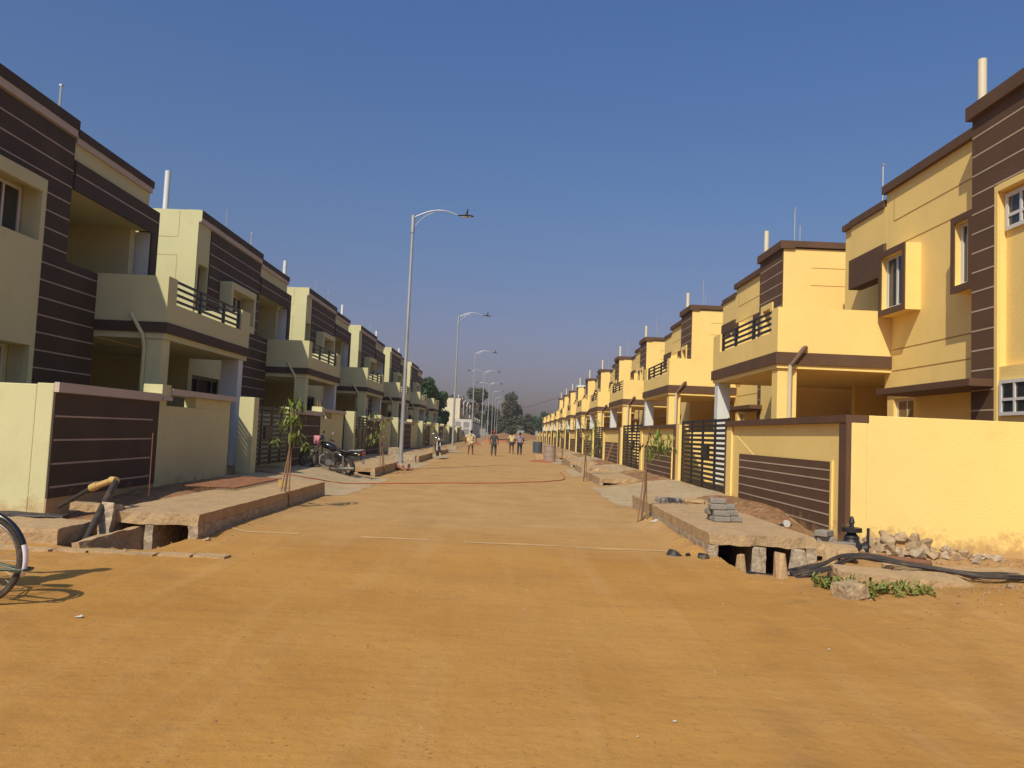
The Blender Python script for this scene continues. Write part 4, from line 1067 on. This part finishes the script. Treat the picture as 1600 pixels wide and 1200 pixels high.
tree(-15,226,11,9,'dusty tree hidden mostly behind the white houses',M['leaf3'],12,n=3000,ls=.8)
# far wood as one mass on the horizon
fw=MB(); rf=random.Random(77)
for k in range(9000):
    x=rf.uniform(-170,170); y=330+rf.uniform(-8,8); top=6+3*noise.noise(Vector((x*.05,0,0)))+1.5*noise.noise(Vector((x*.2,3,0)))
    z=rf.uniform(0,max(2,top)); p=Vector((x,y,z)); a=Vector((rf.gauss(0,1),rf.gauss(0,1),rf.gauss(0,1))).normalized(); b_=a.orthogonal().normalized(); s_=1.7
    fw.quad(p-a*s_*.5,p+b_*s_*.4,p+a*s_*.5,p-b_*s_*.4)
tag(fw.build('far_wood',M['leaf3'],fixn=False),'hazy line of far trees on the horizon','trees',kind='stuff')

# ------------------------------------------------------------------ far end: wall, mounds, cabinet
fwl=MB(); fwl.box(-40,40,236,236.3,0,2.6)
for k in range(20): fwl.box(-40+k*4,-39.6+k*4,235.8,236,0,2.7)
tag(fwl.build('boundary_wall',M['grey']),'long grey boundary wall closing the far end of the street','wall')
def mound(x,y,rx,ry,h,label,m,seed):
    b=MB(); N=18; base=0
    for j in range(N+1):
        for i in range(N+1):
            u=-1+2*i/N; v=-1+2*j/N; d=u*u+v*v
            z=h*max(0,1-d)*(.8+.6*noise.noise(Vector((u*2,v*2,seed))))
            b.v.append((u*rx,v*ry,z-.03))
    for j in range(N):
        for i in range(N): a=j*(N+1)+i; b.f.append((a,a+1,a+N+2,a+N+1)); b.m.append(0)
    o=b.build('earth_mound',m,loc=(x,y,gz(x,y)),fixn=False,smooth=True); tag(o,label,'mound','mounds of dug earth')
mound(-1.5,128,5.2,2.0,.55,'low red earth mound across the far end of the road',M['redsoil'],1)
mound(4.2,176,9,4,1.5,'large brown earth mound before the tall far trees',M['soil'],2)
mound(-4.4,92,1.2,1.2,.5,'small pinkish earth heap beside the fourth lamp',M['redsoil'],3)
mound(-2.0,182,6,3,1.7,'brown earth mound left of the large one',M['soil'],4)
mound(1.9,46,.9,2.2,.12,'thin spill of red earth beside the dusty drum',M['redsoil'],5)
cb=empty('electrical_cabinet',(-6.6,106,0),'grey white electrical cabinet with vent panels on a yellow plinth, far left','cabinet')
MB().box(-1.25,1.25,0,2.2,.3,3.25).build('body',M['cabinet'],cb)
MB().box(-1.35,1.35,-.1,2.3,-.1,.9).build('plinth',M['yellow'],cb)
for (a,b_) in ((-1.0,1.2),(.15,1.2),(-1.0,2.15),(.15,2.15)):
    v=MB(); v.box(a,a+.8,-.03,-.002,b_,b_+.75)
    for k in range(6): v.box(a+.05,a+.75,-.05,-.03,b_+.06+k*.12,b_+.10+k*.12)
    v.build('vent_panel',M['grey'],cb)
# drums
def drum(x,y,r_,h,m,label):
    root=empty('drum',(x,y,gz(x,y)),label,'drum')
    b=MB(); b.tube([(0,0,0),(0,0,h*.32),(0,0,h*.33),(0,0,h*.35),(0,0,h*.36),(0,0,h*.65),(0,0,h*.66),(0,0,h*.68),(0,0,h*.69),(0,0,h)],[r_,r_,r_*1.04,r_*1.04,r_,r_,r_*1.04,r_*1.04,r_,r_],20)
    b.build('barrel',m,root,smooth=True)
    MB().ring((0,0,h),r_,.02,axis='z').build('rim',m,root,smooth=True)
    return root
drum(2.45,46.5,.36,.92,M['drum'],'dusty pinkish drum standing by the right kerb')
drum(2.42,66,.40,.95,M['bluedrum'],'blue grey drum farther along the right kerb')
slab_thing('cement_sack',(.6,.5,.3),(1.95,46.9,.2),(0,0,0),95,M['concrete'],'pale sack lying against the dusty drum','sack')
# black coil on roof
rcx=MB(); rcx.ring((0,0,.12),.55,.07,'z',20,8); rcx.ring((0,0,.26),.5,.07,'z',20,8)
thing_mesh(rcx,'pipe_coil',M['black'],'coil of black pipe lying on the roof edge of the third yellow house','coil',loc=(10.7,37.3,8.22),smooth=True)
thing_mesh(MB().tube([(.4,213,8.4),(2.6,195,8.1),(5.5,172,8.2),(9.2,150,9.0)],.035,5),'power_line',M['black'],'thin overhead power line above the far right trees','wire')
# plank leaning on third wall
thing_mesh(MB().box(-.04,.04,-.03,.03,0,1.15,T=Matrix.Rotation(radians(18),4,'Y')),'wood_plank',M['stick'],'pale plank leaning against a yellow wall beyond the second gate','plank',loc=(4.75,37.9,.3))

# ------------------------------------------------------------------ gate stay bar on first right gate
# ------------------------------------------------------------------ people
def skin_obj(name, joints, edges, m, parent=None, sub=2):
    me=bpy.data.meshes.new(name); me.from_pydata([j[0] for j in joints],edges,[])
    o=bpy.data.objects.new(name,me); COL.objects.link(o)
    o.modifiers.new('s','SKIN'); ss=o.modifiers.new('u','SUBSURF'); ss.levels=sub; ss.render_levels=sub
    for i,j in enumerate(joints):
        r_=j[1]; r_=r_ if isinstance(r_,tuple) else (r_,r_)
        me.skin_vertices[0].data[i].radius=r_
    me.skin_vertices[0].data[0].use_root=True
    dg=bpy.context.evaluated_depsgraph_get(); ev=o.evaluated_get(dg); nm=bpy.data.meshes.new_from_object(ev)
    COL.objects.unlink(o); bpy.data.objects.remove(o)
    nm.name=name; nm.materials.clear(); nm.materials.append(m)
    nm.polygons.foreach_set('use_smooth',[True]*len(nm.polygons))
    o=bpy.data.objects.new(name,nm); COL.objects.link(o)
    if parent: o.parent=parent
    return o
def person(loc, rz, label, shirt, trousers, stride=.0, arms=((.1,0),(-.1,0)), scarf=None, trouser_len=1., sit=False, long=False):
    """faces +y locally; height 1.66"""
    root=empty('person',loc,label,'person',None,rz)
    J={}
    J['pel']=((0,0,.92),(.15,.11)); J['wst']=((0,0,1.08),(.13,.095)); J['chs']=((0,.0,1.28),(.165,.11)); J['nkb']=((0,0,1.42),(.085,.07)); J['nk']=((0,.0,1.48),(.05,.05)); J['hd']=((0,.015,1.56),(.075,.09)); J['ht']=((0,.01,1.64),(.062,.075))
    for s_,n_ in ((1,'r'),(-1,'l')):
        st=stride*s_
        if sit:
            kn=(s_*.12,.38,.70); an=(s_*.12,.30,.30); to=(s_*.12,.44,.24)
        else:
            kn=(s_*.12,st*.28+.03,.49); an=(s_*(.12+.05*abs(stride)),st*.5-.03,.08); to=(s_*(.13+.05*abs(stride)),st*.5+.14,.035)
        J['hp'+n_]=((s_*.09,0,.86),(.095,.10)); J['kn'+n_]=(kn,(.062,.065)); J['cf'+n_]=(tuple(Vector(kn).lerp(Vector(an),.35)),(.055,.058)); J['an'+n_]=(an,(.036,.040)); J['to'+n_]=(to,(.04,.028))
        a=arms[0] if s_>0 else arms[1]
        sh=Vector((s_*.175,0,1.38)); J['sh'+n_]=(tuple(sh),(.058,.058))
        if sit: el=Vector((s_*.22,.16,1.14)); wr=Vector((s_*.22,.40,1.10))
        else:
            el=sh+Vector((s_*(.05+a[1]),a[0]*.6,-.27)); wr=el+Vector((s_*a[1]*.3,a[0]+.04,-.23))
        J['el'+n_]=(tuple(el),(.040,.040)); J['wr'+n_]=(tuple(wr),(.027,.027)); d=(wr-el).normalized()
        J['hn'+n_]=(tuple(wr+d*.09),(.038,.022)); 
    ks=list(J); ix={k:i for i,k in enumerate(ks)}
    E=[('pel','wst'),('wst','chs'),('chs','nkb'),('nkb','nk'),('nk','hd'),('hd','ht')]
    for n_ in 'rl': E+=[('pel','hp'+n_),('hp'+n_,'kn'+n_),('kn'+n_,'cf'+n_),('cf'+n_,'an'+n_),('an'+n_,'to'+n_),('chs','sh'+n_),('sh'+n_,'el'+n_),('el'+n_,'wr'+n_),('wr'+n_,'hn'+n_)]
    # fingers
    jl=[J[k] for k in ks]; el_=[(ix[a],ix[b]) for a,b in E]
    for n_,s_ in (('r',1),('l',-1)):
        h=Vector(J['hn'+n_][0]); w_=Vector(J['wr'+n_][0]); d=(h-w_).normalized(); side=Vector((0,1,0)) if abs(d.y)<.7 else Vector((1,0,0))
        for q in range(4):
            jl.append((tuple(h+d*(.06-.008*abs(q-1.5))+side*(q-1.5)*.02),(.009,.009))); el_.append((ix['hn'+n_],len(jl)-1))
        jl.append((tuple(w_+d*.06+side*.05),(.010,.010))); el_.append((ix['wr'+n_],len(jl)-1))
    skin_obj('body',jl,el_,M['skin'],root)
    # nose/ears are tiny at this distance but kept
    f=MB(); f.ell((0,.105,1.57),.014,.02,.022); 
    for s_ in (1,-1): f.ell((s_*.078,.0,1.575),.012,.02,.03)
    f.build('face_features',M['skin'],root,smooth=True)
    hm=MB(); hm.ell((0,-.012,1.625),.088,.10,.082,su=16,sv=10); hm.build('hair',M['hair'] if not scarf else scarf,root,smooth=True)
    def sub(keys,edges,scale,m,name,over={}):
        kk=list(keys); jx={k:i for i,k in enumerate(kk)}
        js=[]
        for k in kk:
            p,r_=over.get(k,J[k]); js.append((p,(r_[0]*scale,r_[1]*scale)))
        skin_obj(name,js,[(jx[a],jx[b]) for a,b in edges],m,root)
    mid=lambda a,b,t:tuple(Vector(J[a][0]).lerp(Vector(J[b][0]),t))
    ov={}
    ov['elr']=(mid('shr','elr',.8),(.05,.05)); ov['ell']=(mid('shl','ell',.8),(.05,.05)); ov['nkb']=((0,0,1.41),(.085,.07))
    ov['pel']=((0,0,.86 if not long else .78),(.16,.12))
    sub(['pel','wst','chs','nkb','shr','shl','elr','ell'],[('pel','wst'),('wst','chs'),('chs','nkb'),('chs','shr'),('chs','shl'),('shr','elr'),('shl','ell')],1.16,shirt,'shirt',ov)
    ov={}
    if trouser_len<1:
        for n_ in 'rl': ov['kn'+n_]=(mid('hp'+n_,'kn'+n_,trouser_len),(.085,.085))
        sub(['pel','hpr','hpl','knr','knl'],[('pel','hpr'),('pel','hpl'),('hpr','knr'),('hpl','knl')],1.15,trousers,'shorts',ov)
    else:
        for n_ in 'rl': ov['an'+n_]=(mid('kn'+n_,'an'+n_,.9),(.055,.06))
        sub(['pel','hpr','hpl','knr','knl','anr','anl'],[('pel','hpr'),('pel','hpl'),('hpr','knr'),('hpl','knl'),('knr','anr'),('knl','anl')],1.18,trousers,'trousers',ov)
    return root
person((-2.65,53.0,0),0,'person in a pale beige shirt and shorts walking away with legs apart',cloth('beige cloth',(.50,.40,.26)),cloth('beige shorts',(.48,.38,.25)),stride=.35,arms=((-.05,.12),(.05,.12)),trouser_len=.62)
person((-1.05,52.5,0),0,'person in dark grey clothes with a red head scarf walking away',cloth('dark shirt',(.045,.048,.055)),cloth('dark lungi',(.055,.055,.055)),stride=.15,arms=((.05,.04),(.05,.04)),scarf=cloth('red scarf',(.45,.03,.03)),long=True)
person((.18,60.5,0),0,'person in a pale yellow shirt and dark shorts walking away',cloth('yellow shirt',(.58,.50,.22)),cloth('dark shorts',(.04,.04,.05)),stride=.12,arms=((.05,.03),(0,.05)),trouser_len=.62)
person((.78,57.5,0),.2,'person in a purple and white striped shirt and dark trousers walking away',cloth('purple shirt',(.30,.24,.33)),cloth('navy trousers',(.03,.028,.045)),stride=.08,arms=((.3,.10),(.1,.12)))
pp=person((-4.92,6.45,.16),pi/2,'person sitting on the bicycle at the left edge, out of view but for the shadow',cloth('rider shirt',(.3,.3,.34)),cloth('rider trousers',(.1,.09,.08)),sit=True)

# ------------------------------------------------------------------ bicycle (rear wheel at the left edge, faces -X)
def bicycle(loc, rz, label):
    root=empty('bicycle',loc,label,'bicycle',None,rz)   # local: faces +x, rear hub at origin x=0, R=.36
    Rr=.375
    for nm,cx in (('rear_wheel',0),('front_wheel',1.14)):
        w_=MB(); w_.ring((cx,0,Rr),Rr-.022,.021,'y',48,8)
        wo=w_.build('wheel',M['rubber'],root,smooth=True)
        r_=MB(); r_.ring((cx,0,Rr),Rr-.05,.010,'y',48,6); r_.tube([(cx,-.05,Rr),(cx,.05,Rr)],.025,10)
        r_.build('rim',M['engine'],wo,smooth=True)
        sp=MB()
        for k in range(32):
            a=2*pi*k/32; a2=a+(.35 if k%2 else -.35); s_=.03 if k%4<2 else -.03
            sp.tube([(cx+cos(a2)*.024,s_,Rr+sin(a2)*.024),(cx+cos(a)*(Rr-.055),0,Rr+sin(a)*(Rr-.055))],.0017,4)
        sp.build('spokes',M['steel'],wo)
    # mudguards
    def guard(cx,a0,a1,m0,m1,asplit):
        b=MB(); n=30; Rg=Rr+.035
        for k in range(n+1):
            a=a0+(a1-a0)*k/n
            for q in range(5):
                t=(q-2)/2; rr_=Rg-.012*t*t*1.6
                b.v.append((cx+cos(a)*rr_,t*.032,Rr+sin(a)*rr_))
        for k in range(n):
            a=a0+(a1-a0)*(k+.5)/n
            for q in range(4):
                i=k*5+q; b.f.append((i,i+1,i+6,i+5)); b.m.append(1 if a>asplit else 0)
        o=b.build('mudguard',[m0,m1],root,smooth=True,fixn=False)
        so_=o.modifiers.new('t','SOLIDIFY'); so_.thickness=.003
        return o
    guard(0,radians(60),radians(196),M['blackpaint'],M['mudwhite'],radians(160))
    guard(1.14,radians(-10),radians(130),M['blackpaint'],M['blackpaint'],9)
    fr=MB(); bb=(.46,0,.29); st=(.30,0,.83); ht=(.92,0,.88); hb=(.96,0,.74)
    fr.tube([bb,st],.015,8); fr.tube([(.32,0,.79),ht],.014,8); fr.tube([bb,hb],.015,8); fr.tube([ht,hb],.018,8)
    for s_ in (.055,-.055): fr.tube([(0,s_,Rr),bb],.009,6); fr.tube([(0,s_,Rr),(.31,s_*.4,.78)],.008,6); fr.tube([(1.14,s_,Rr),(.99,s_,.68),hb],.011,6)
    fr.build('frame',M['blackpaint'],root,smooth=True)
    hbm=MB(); hbm.tube([(.91,0,.88),(.90,0,.98),(.96,0,1.0)],.012,8); hbm.tube([(.74,-.26,.98),(.9,-.24,1.0),(.97,0,1.0),(.9,.24,1.0),(.74,.26,.98)],.011,8)
    hbm.build('handlebar',M['chrome'],root,smooth=True)
    sd=MB(); sd.ell((.22,0,.93),.15,.09,.035,f=lambda p:(p.x,p.y*(1.1-.6*(p.x/.15+1)/2),p.z)); sd.tube([(.29,0,.82),(.26,0,.91)],.012,6); sd.build('saddle',M['black'],root,smooth=True)
    # rear stand folded up: flat legs running back past the wheel
    s2=MB()
    for s_ in (.07,-.07):
        s2.tube([(0,s_,Rr-.03),(-.22,s_,Rr-.06),(-.42,s_*.8,Rr-.06)],[.020,.014,.010],6)
    s2.tube([(-.42,-.06,Rr-.06),(-.44,0,Rr-.062),(-.42,.06,Rr-.06)],.010,6)
    s2.build('stand',M['greenm'],root)
    rk=MB(); 
    for s_ in (-.06,0,.06): rk.tube([(.24,s_,.80),(-.02,s_,.80)],.006,5)
    rk.tube([(-.02,-.06,.80),(-.02,.06,.80)],.006,5); rk.tube([(.02,.065,.80),(0,.065,Rr)],.006,5); rk.tube([(.02,-.065,.80),(0,-.065,Rr)],.006,5)
    rk.build('carrier',M['black'],root)
    ch=MB(); ch.ring((.46,0.03,.29),.095,.006,'y',24,5); ch.tube([(.46,.03,.29),(.46,.12,.29),(.46,.12,.13)],.009,6); ch.tube([(.46,-.03,.29),(.46,-.12,.29),(.46,-.12,.45)],.009,6)
    ch.box(.41,.51,.12,.20,.115,.135); ch.box(.41,.51,-.20,-.12,.445,.465); ch.tube([(.46,.035,.385),(0,.035,Rr+.03)],.004,4); ch.tube([(.46,.035,.195),(0,.035,Rr-.03)],.004,4)
    ch.build('crank',M['chrome'],root)
    return root
bicycle((-4.32,6.42,0),pi-.05,'roadster bicycle at the left edge with white-tailed mudguard, only its rear wheel in view')

# ------------------------------------------------------------------ motorcycle, local: faces +x, rear wheel hub at x=0
def motorcycle(loc, rot, label, cloth_on=True):
    root=empty('motorcycle',loc,label,'motorcycle','parked motorcycles on the left'); root.rotation_euler=rot
    Rw=.30; WB=1.26
    for cx,tr_ in ((0,.052),(WB,.042)):
        wo=MB().ring((cx,0,Rw),Rw-tr_,tr_,'y',36,10).build('wheel',M['rubber'],root,smooth=True)
        r_=MB(); r_.ring((cx,0,Rw),Rw-.095,.018,'y',36,8); r_.tube([(cx,-.07,Rw),(cx,.07,Rw)],.055,14)
        for k in range(5):
            a=2*pi*k/5+.3; r_.tube([(cx,0,Rw),(cx+cos(a)*(Rw-.1),0,Rw+sin(a)*(Rw-.1))],[.03,.018],6)
        r_.build('rim',M['engine'],wo,smooth=True)
        d=MB(); d.tube([(cx,.055,Rw),(cx,.06,Rw)],.105,20); d.build('brake_disc',M['chrome'],wo)
    fr=MB()
    fr.tube([(WB-.33,0,.88),(WB-.42,0,.55),(.62,0,.26),(.40,0,.27),(.30,0,.45)],.020,8)
    fr.tube([(WB-.33,0,.90),(.55,0,.72),(.10,0,.70),(-.30,0,.80)],.020,8)
    for s_ in (.09,-.09): fr.tube([(0,s_,Rw),(.36,s_,.33)],.020,8); fr.tube([(.30,s_,.45),(.05,s_,.70)],.014,6)
    fr.build('frame',M['black'],root,smooth=True)
    fk=MB()
    for s_ in (.085,-.085): fk.tube([(WB,s_,Rw),(WB-.10,s_,.50),(WB-.33,s_,.98)],[.026,.026,.019],10)
    fk.box(WB-.38,WB-.26,-.10,.10,.86,.89); fk.build('fork',M['chrome'],root,smooth=True)
    sh=MB()
    for s_ in (.11,-.11): sh.tube([(0.0,s_,Rw+.02),(.10,s_,.66)],[.034,.034],10,0); sh.tube([(.03,s_,.40),(.085,s_,.60)],.042,10,0)
    sh.build('shock_absorber',M['engine'],root,smooth=True)
    tk=MB(); tk.ell((.67,0,.84),.27,.15,.135,su=18,sv=12,f=lambda p:(p.x,p.y*(1.0+.25*p.x/.27)*(1 if p.z>-.05 else .8),max(p.z,-.09)+.03*p.x/.27))
    tko=tk.build('fuel_tank',M['blackpaint'],root,smooth=True)
    MB().tube([(.72,0,.975),(.72,0,.99)],.035,12).build('fuel_cap',M['chrome'],tko)
    st=MB(); st.ell((.10,0,.845),.44,.135,.06,su=18,sv=10,f=lambda p:(p.x,p.y*(1-.25*abs(p.x)/.44),p.z-.05*(1-((p.x+.02)/.44)**2)+ .05*(-p.x/.44 if p.x<0 else 0)))
    st.build('seat',M['black'],root,smooth=True)
    sp=MB()
    for s_ in (.125,-.125): sp.ell((.22,s_,.62),.17,.03,.085,f=lambda p:(p.x,p.y,p.z*(1+.4*p.x/.17)))
    sp.build('side_panel',M['blackpaint'],root,smooth=True)
    tl=MB(); tl.ell((-.27,0,.80),.24,.11,.075,f=lambda p:(p.x,p.y*(1+.5*p.x/.24),p.z-.25*p.x)); tl.build('tail_cowl',M['blackpaint'],root,smooth=True)
    MB().ell((-.49,0,.86),.055,.09,.05).build('tail_light',M['redpaint'],root,smooth=True)
    gr_=MB(); 
    for s_ in (.13,-.13): gr_.tube([(-.05,s_,.86),(-.25,s_,.90),(-.46,s_*.8,.97)],.013,6)
    gr_.tube([(-.46,-.104,.97),(-.46,.104,.97)],.013,6); gr_.build('grab_rail',M['chrome'],root,smooth=True)
    en=MB(); en.ell((.52,0,.37),.17,.14,.13); en.tube([(.60,0,.42),(.70,0,.66)],[.10,.085],14)
    for k in range(6): t=k/5; en.box(.565+.08*t-.10,.565+.08*t+.12,-.12,.12,.47+t*.16,.48+t*.16)
    for s_ in (.13,-.13): en.tube([(.50,s_,.37),(.50,s_*1.15,.37)],.10,18); en.tube([(.36,s_*.9,.36),(.36,s_*1.1,.36)],.06,14)
    en.build('engine',M['engine'],root,smooth=True)
    ex=MB(); ex.tube([(.74,.05,.60),(.84,.10,.48),(.78,.14,.27),(.50,.155,.22),(.20,.165,.24),(.15,.17,.25)],.020,8); ex.tube([(.18,.17,.25),(.08,.175,.27),(-.36,.19,.36),(-.40,.19,.37)],[.03,.052,.056,.03],12)
    ex.build('exhaust',M['engine'],root,smooth=True)
    def mg(cx,a0,a1,wd_,m_):
        b=MB(); n=16; Rg=Rw+.035
        for k in range(n+1):
            a=a0+(a1-a0)*k/n
            for q in range(5):
                t=(q-2)/2; rr_=Rg-.02*t*t; b.v.append((cx+cos(a)*rr_,t*wd_,Rw+sin(a)*rr_))
        for k in range(n):
            for q in range(4): i=k*5+q; b.f.append((i,i+1,i+6,i+5)); b.m.append(0)
        o=b.build('mudguard',m_,root,smooth=True,fixn=False); s3=o.modifiers.new('t','SOLIDIFY'); s3.thickness=.004
    mg(WB,radians(35),radians(165),.055,M['blackpaint']); mg(0,radians(100),radians(205),.07,M['black'])
    hl=MB(); hl.ell((WB-.20,0,.93),.11,.12,.13,su=16,sv=10); hl.ell((WB-.27,0,1.03),.09,.14,.10); hl.build('headlight_cowl',M['blackpaint'],root,smooth=True)
    MB().ell((WB-.11,0,.92),.03,.075,.08).build('headlight',M['lens'],root,smooth=True)
    hb_=MB(); hb_.tube([(WB-.52,.36,1.02),(WB-.40,.25,1.05),(WB-.34,.08,.98),(WB-.34,-.08,.98),(WB-.40,-.25,1.05),(WB-.52,-.36,1.02)],.012,8)
    hbo=hb_.build('handlebar',M['chrome'],root,smooth=True)
    gp=MB(); 
    for s_ in (1,-1): gp.tube([(WB-.44,s_*.28,1.04),(WB-.53,s_*.38,1.015)],.018,8); gp.tube([(WB-.38,s_*.25,1.03),(WB-.42,s_*.38,1.0)],.006,5)
    gp.build('grip',M['black'],hbo,smooth=True)
    for s_ in (1,-1):
        mr_=MB(); mr_.tube([(WB-.42,s_*.24,1.05),(WB-.44,s_*.30,1.20)],.006,6,0); mr_.ell((WB-.45,s_*.31,1.235),.02,.06,.042,1)
        mr_.build('mirror',[M['black'],M['blackpaint'] if s_>0 else M['lens']],root,smooth=True)
    for (x,z) in ((WB-.25,.88),(-.42,.80)):
        for s_ in (1,-1): 
            b=MB().ell((x,s_*.17,z),.035,.04,.025); b.build('indicator',M['oldyellow'],root,smooth=True)
    b=MB(); b.box(-.54,-.53,-.11,.11,.56,.68,0); b.tube([(-.40,0,.80),(-.50,0,.60)],.03,6,1); b.build('number_plate',[M['lens'],M['black']],root)
    b=MB(); b.tube([(.40,.12,.26),(.30,.30,.0)],.010,6); b.build('side_stand',M['black'],root)
    b=MB(); b.tube([(.42,-.26,.27),(.42,.26,.27)],.010,6)
    for s_ in (1,-1): b.tube([(.42,s_*.17,.27),(.42,s_*.27,.27)],.018,6); b.tube([(.14,s_*.14,.36),(.12,s_*.24,.37)],.016,6)
    b.build('foot_peg',M['black'],root)
    return root
# facing -X: broadside
v=Vector((-1.16,.28,.20)); rz=atan2(v.y,v.x); ry=-math.asin(v.z/v.length)
mc=motorcycle((-5.02,23.45,.02),(0,ry,rz),'black motorcycle parked side-on on the driveway, red tail light, pink cloth on its handlebar')
mc.rotation_euler=(radians(5),ry,rz)
ck=MB()
for k in range(9):
    a=k/8; ck.v+= [(.0+.05*sin(k*1.9),-.16+.32*a,.22),(.03*sin(k*2.3+1),-.15+.30*a,.06),(-.02+.05*sin(k*1.3),-.14+.27*a,-.10)]
for k in range(8):
    i=k*3; ck.f+=[(i,i+3,i+4,i+1),(i+1,i+4,i+5,i+2)]; ck.m+=[0,0]
co_=ck.build('cloth',mat('pink cloth',(.48,.20,.24),var=.15,bump=.2),smooth=True,fixn=False); s4=co_.modifiers.new('t','SOLIDIFY'); s4.thickness=.012
tag(co_,'pink cloth draped over the motorcycle handlebar','cloth'); co_.scale=(.7,.62,.8); co_.location=(-5.86,23.45,1.10); co_.rotation_euler=(0,0,rz+pi/2)
m2=copy_tree(mc); m2.location=(-4.05,43.6,.12); m2.rotation_euler=(0,radians(-3),radians(-82)); m2['label']='dark motorcycle parked end-on near the second street lamp, its front toward the camera'

# ------------------------------------------------------------------ extra things near the drains
slab_thing('concrete_slab',(1.2,.5,.30),(-5.0,36.6,.2),(0,0,0),101,M['concrete_edge'],'pale concrete chunk on the left verge behind the nearest lamp','slab')
slab_thing('concrete_slab',(.5,.4,.55),(-5.6,37.4,.4),(0,0,.2),102,M['concrete_edge'],'upright pale block behind the concrete chunk near the nearest lamp','block')

# ------------------------------------------------------------------ dusty air
HZ=MB().box(-260,260,-30,420,-1.6,19.5).build('haze',[])
hm=bpy.data.materials.new('dusty air'); hm.use_nodes=True; n_=hm.node_tree
n_.nodes.remove(n_.nodes['Principled BSDF']); pv=n_.nodes.new('ShaderNodeVolumePrincipled')
pv.inputs['Color'].default_value=(.86,.80,.74,1); pv.inputs['Density'].default_value=.0006; pv.inputs['Anisotropy'].default_value=.2
n_.links.new(pv.outputs[0],n_.nodes['Material Output'].inputs['Volume'])
HZ.data.materials.append(hm); tag(HZ,'thin dusty haze hanging over the whole street','haze',kind='stuff')
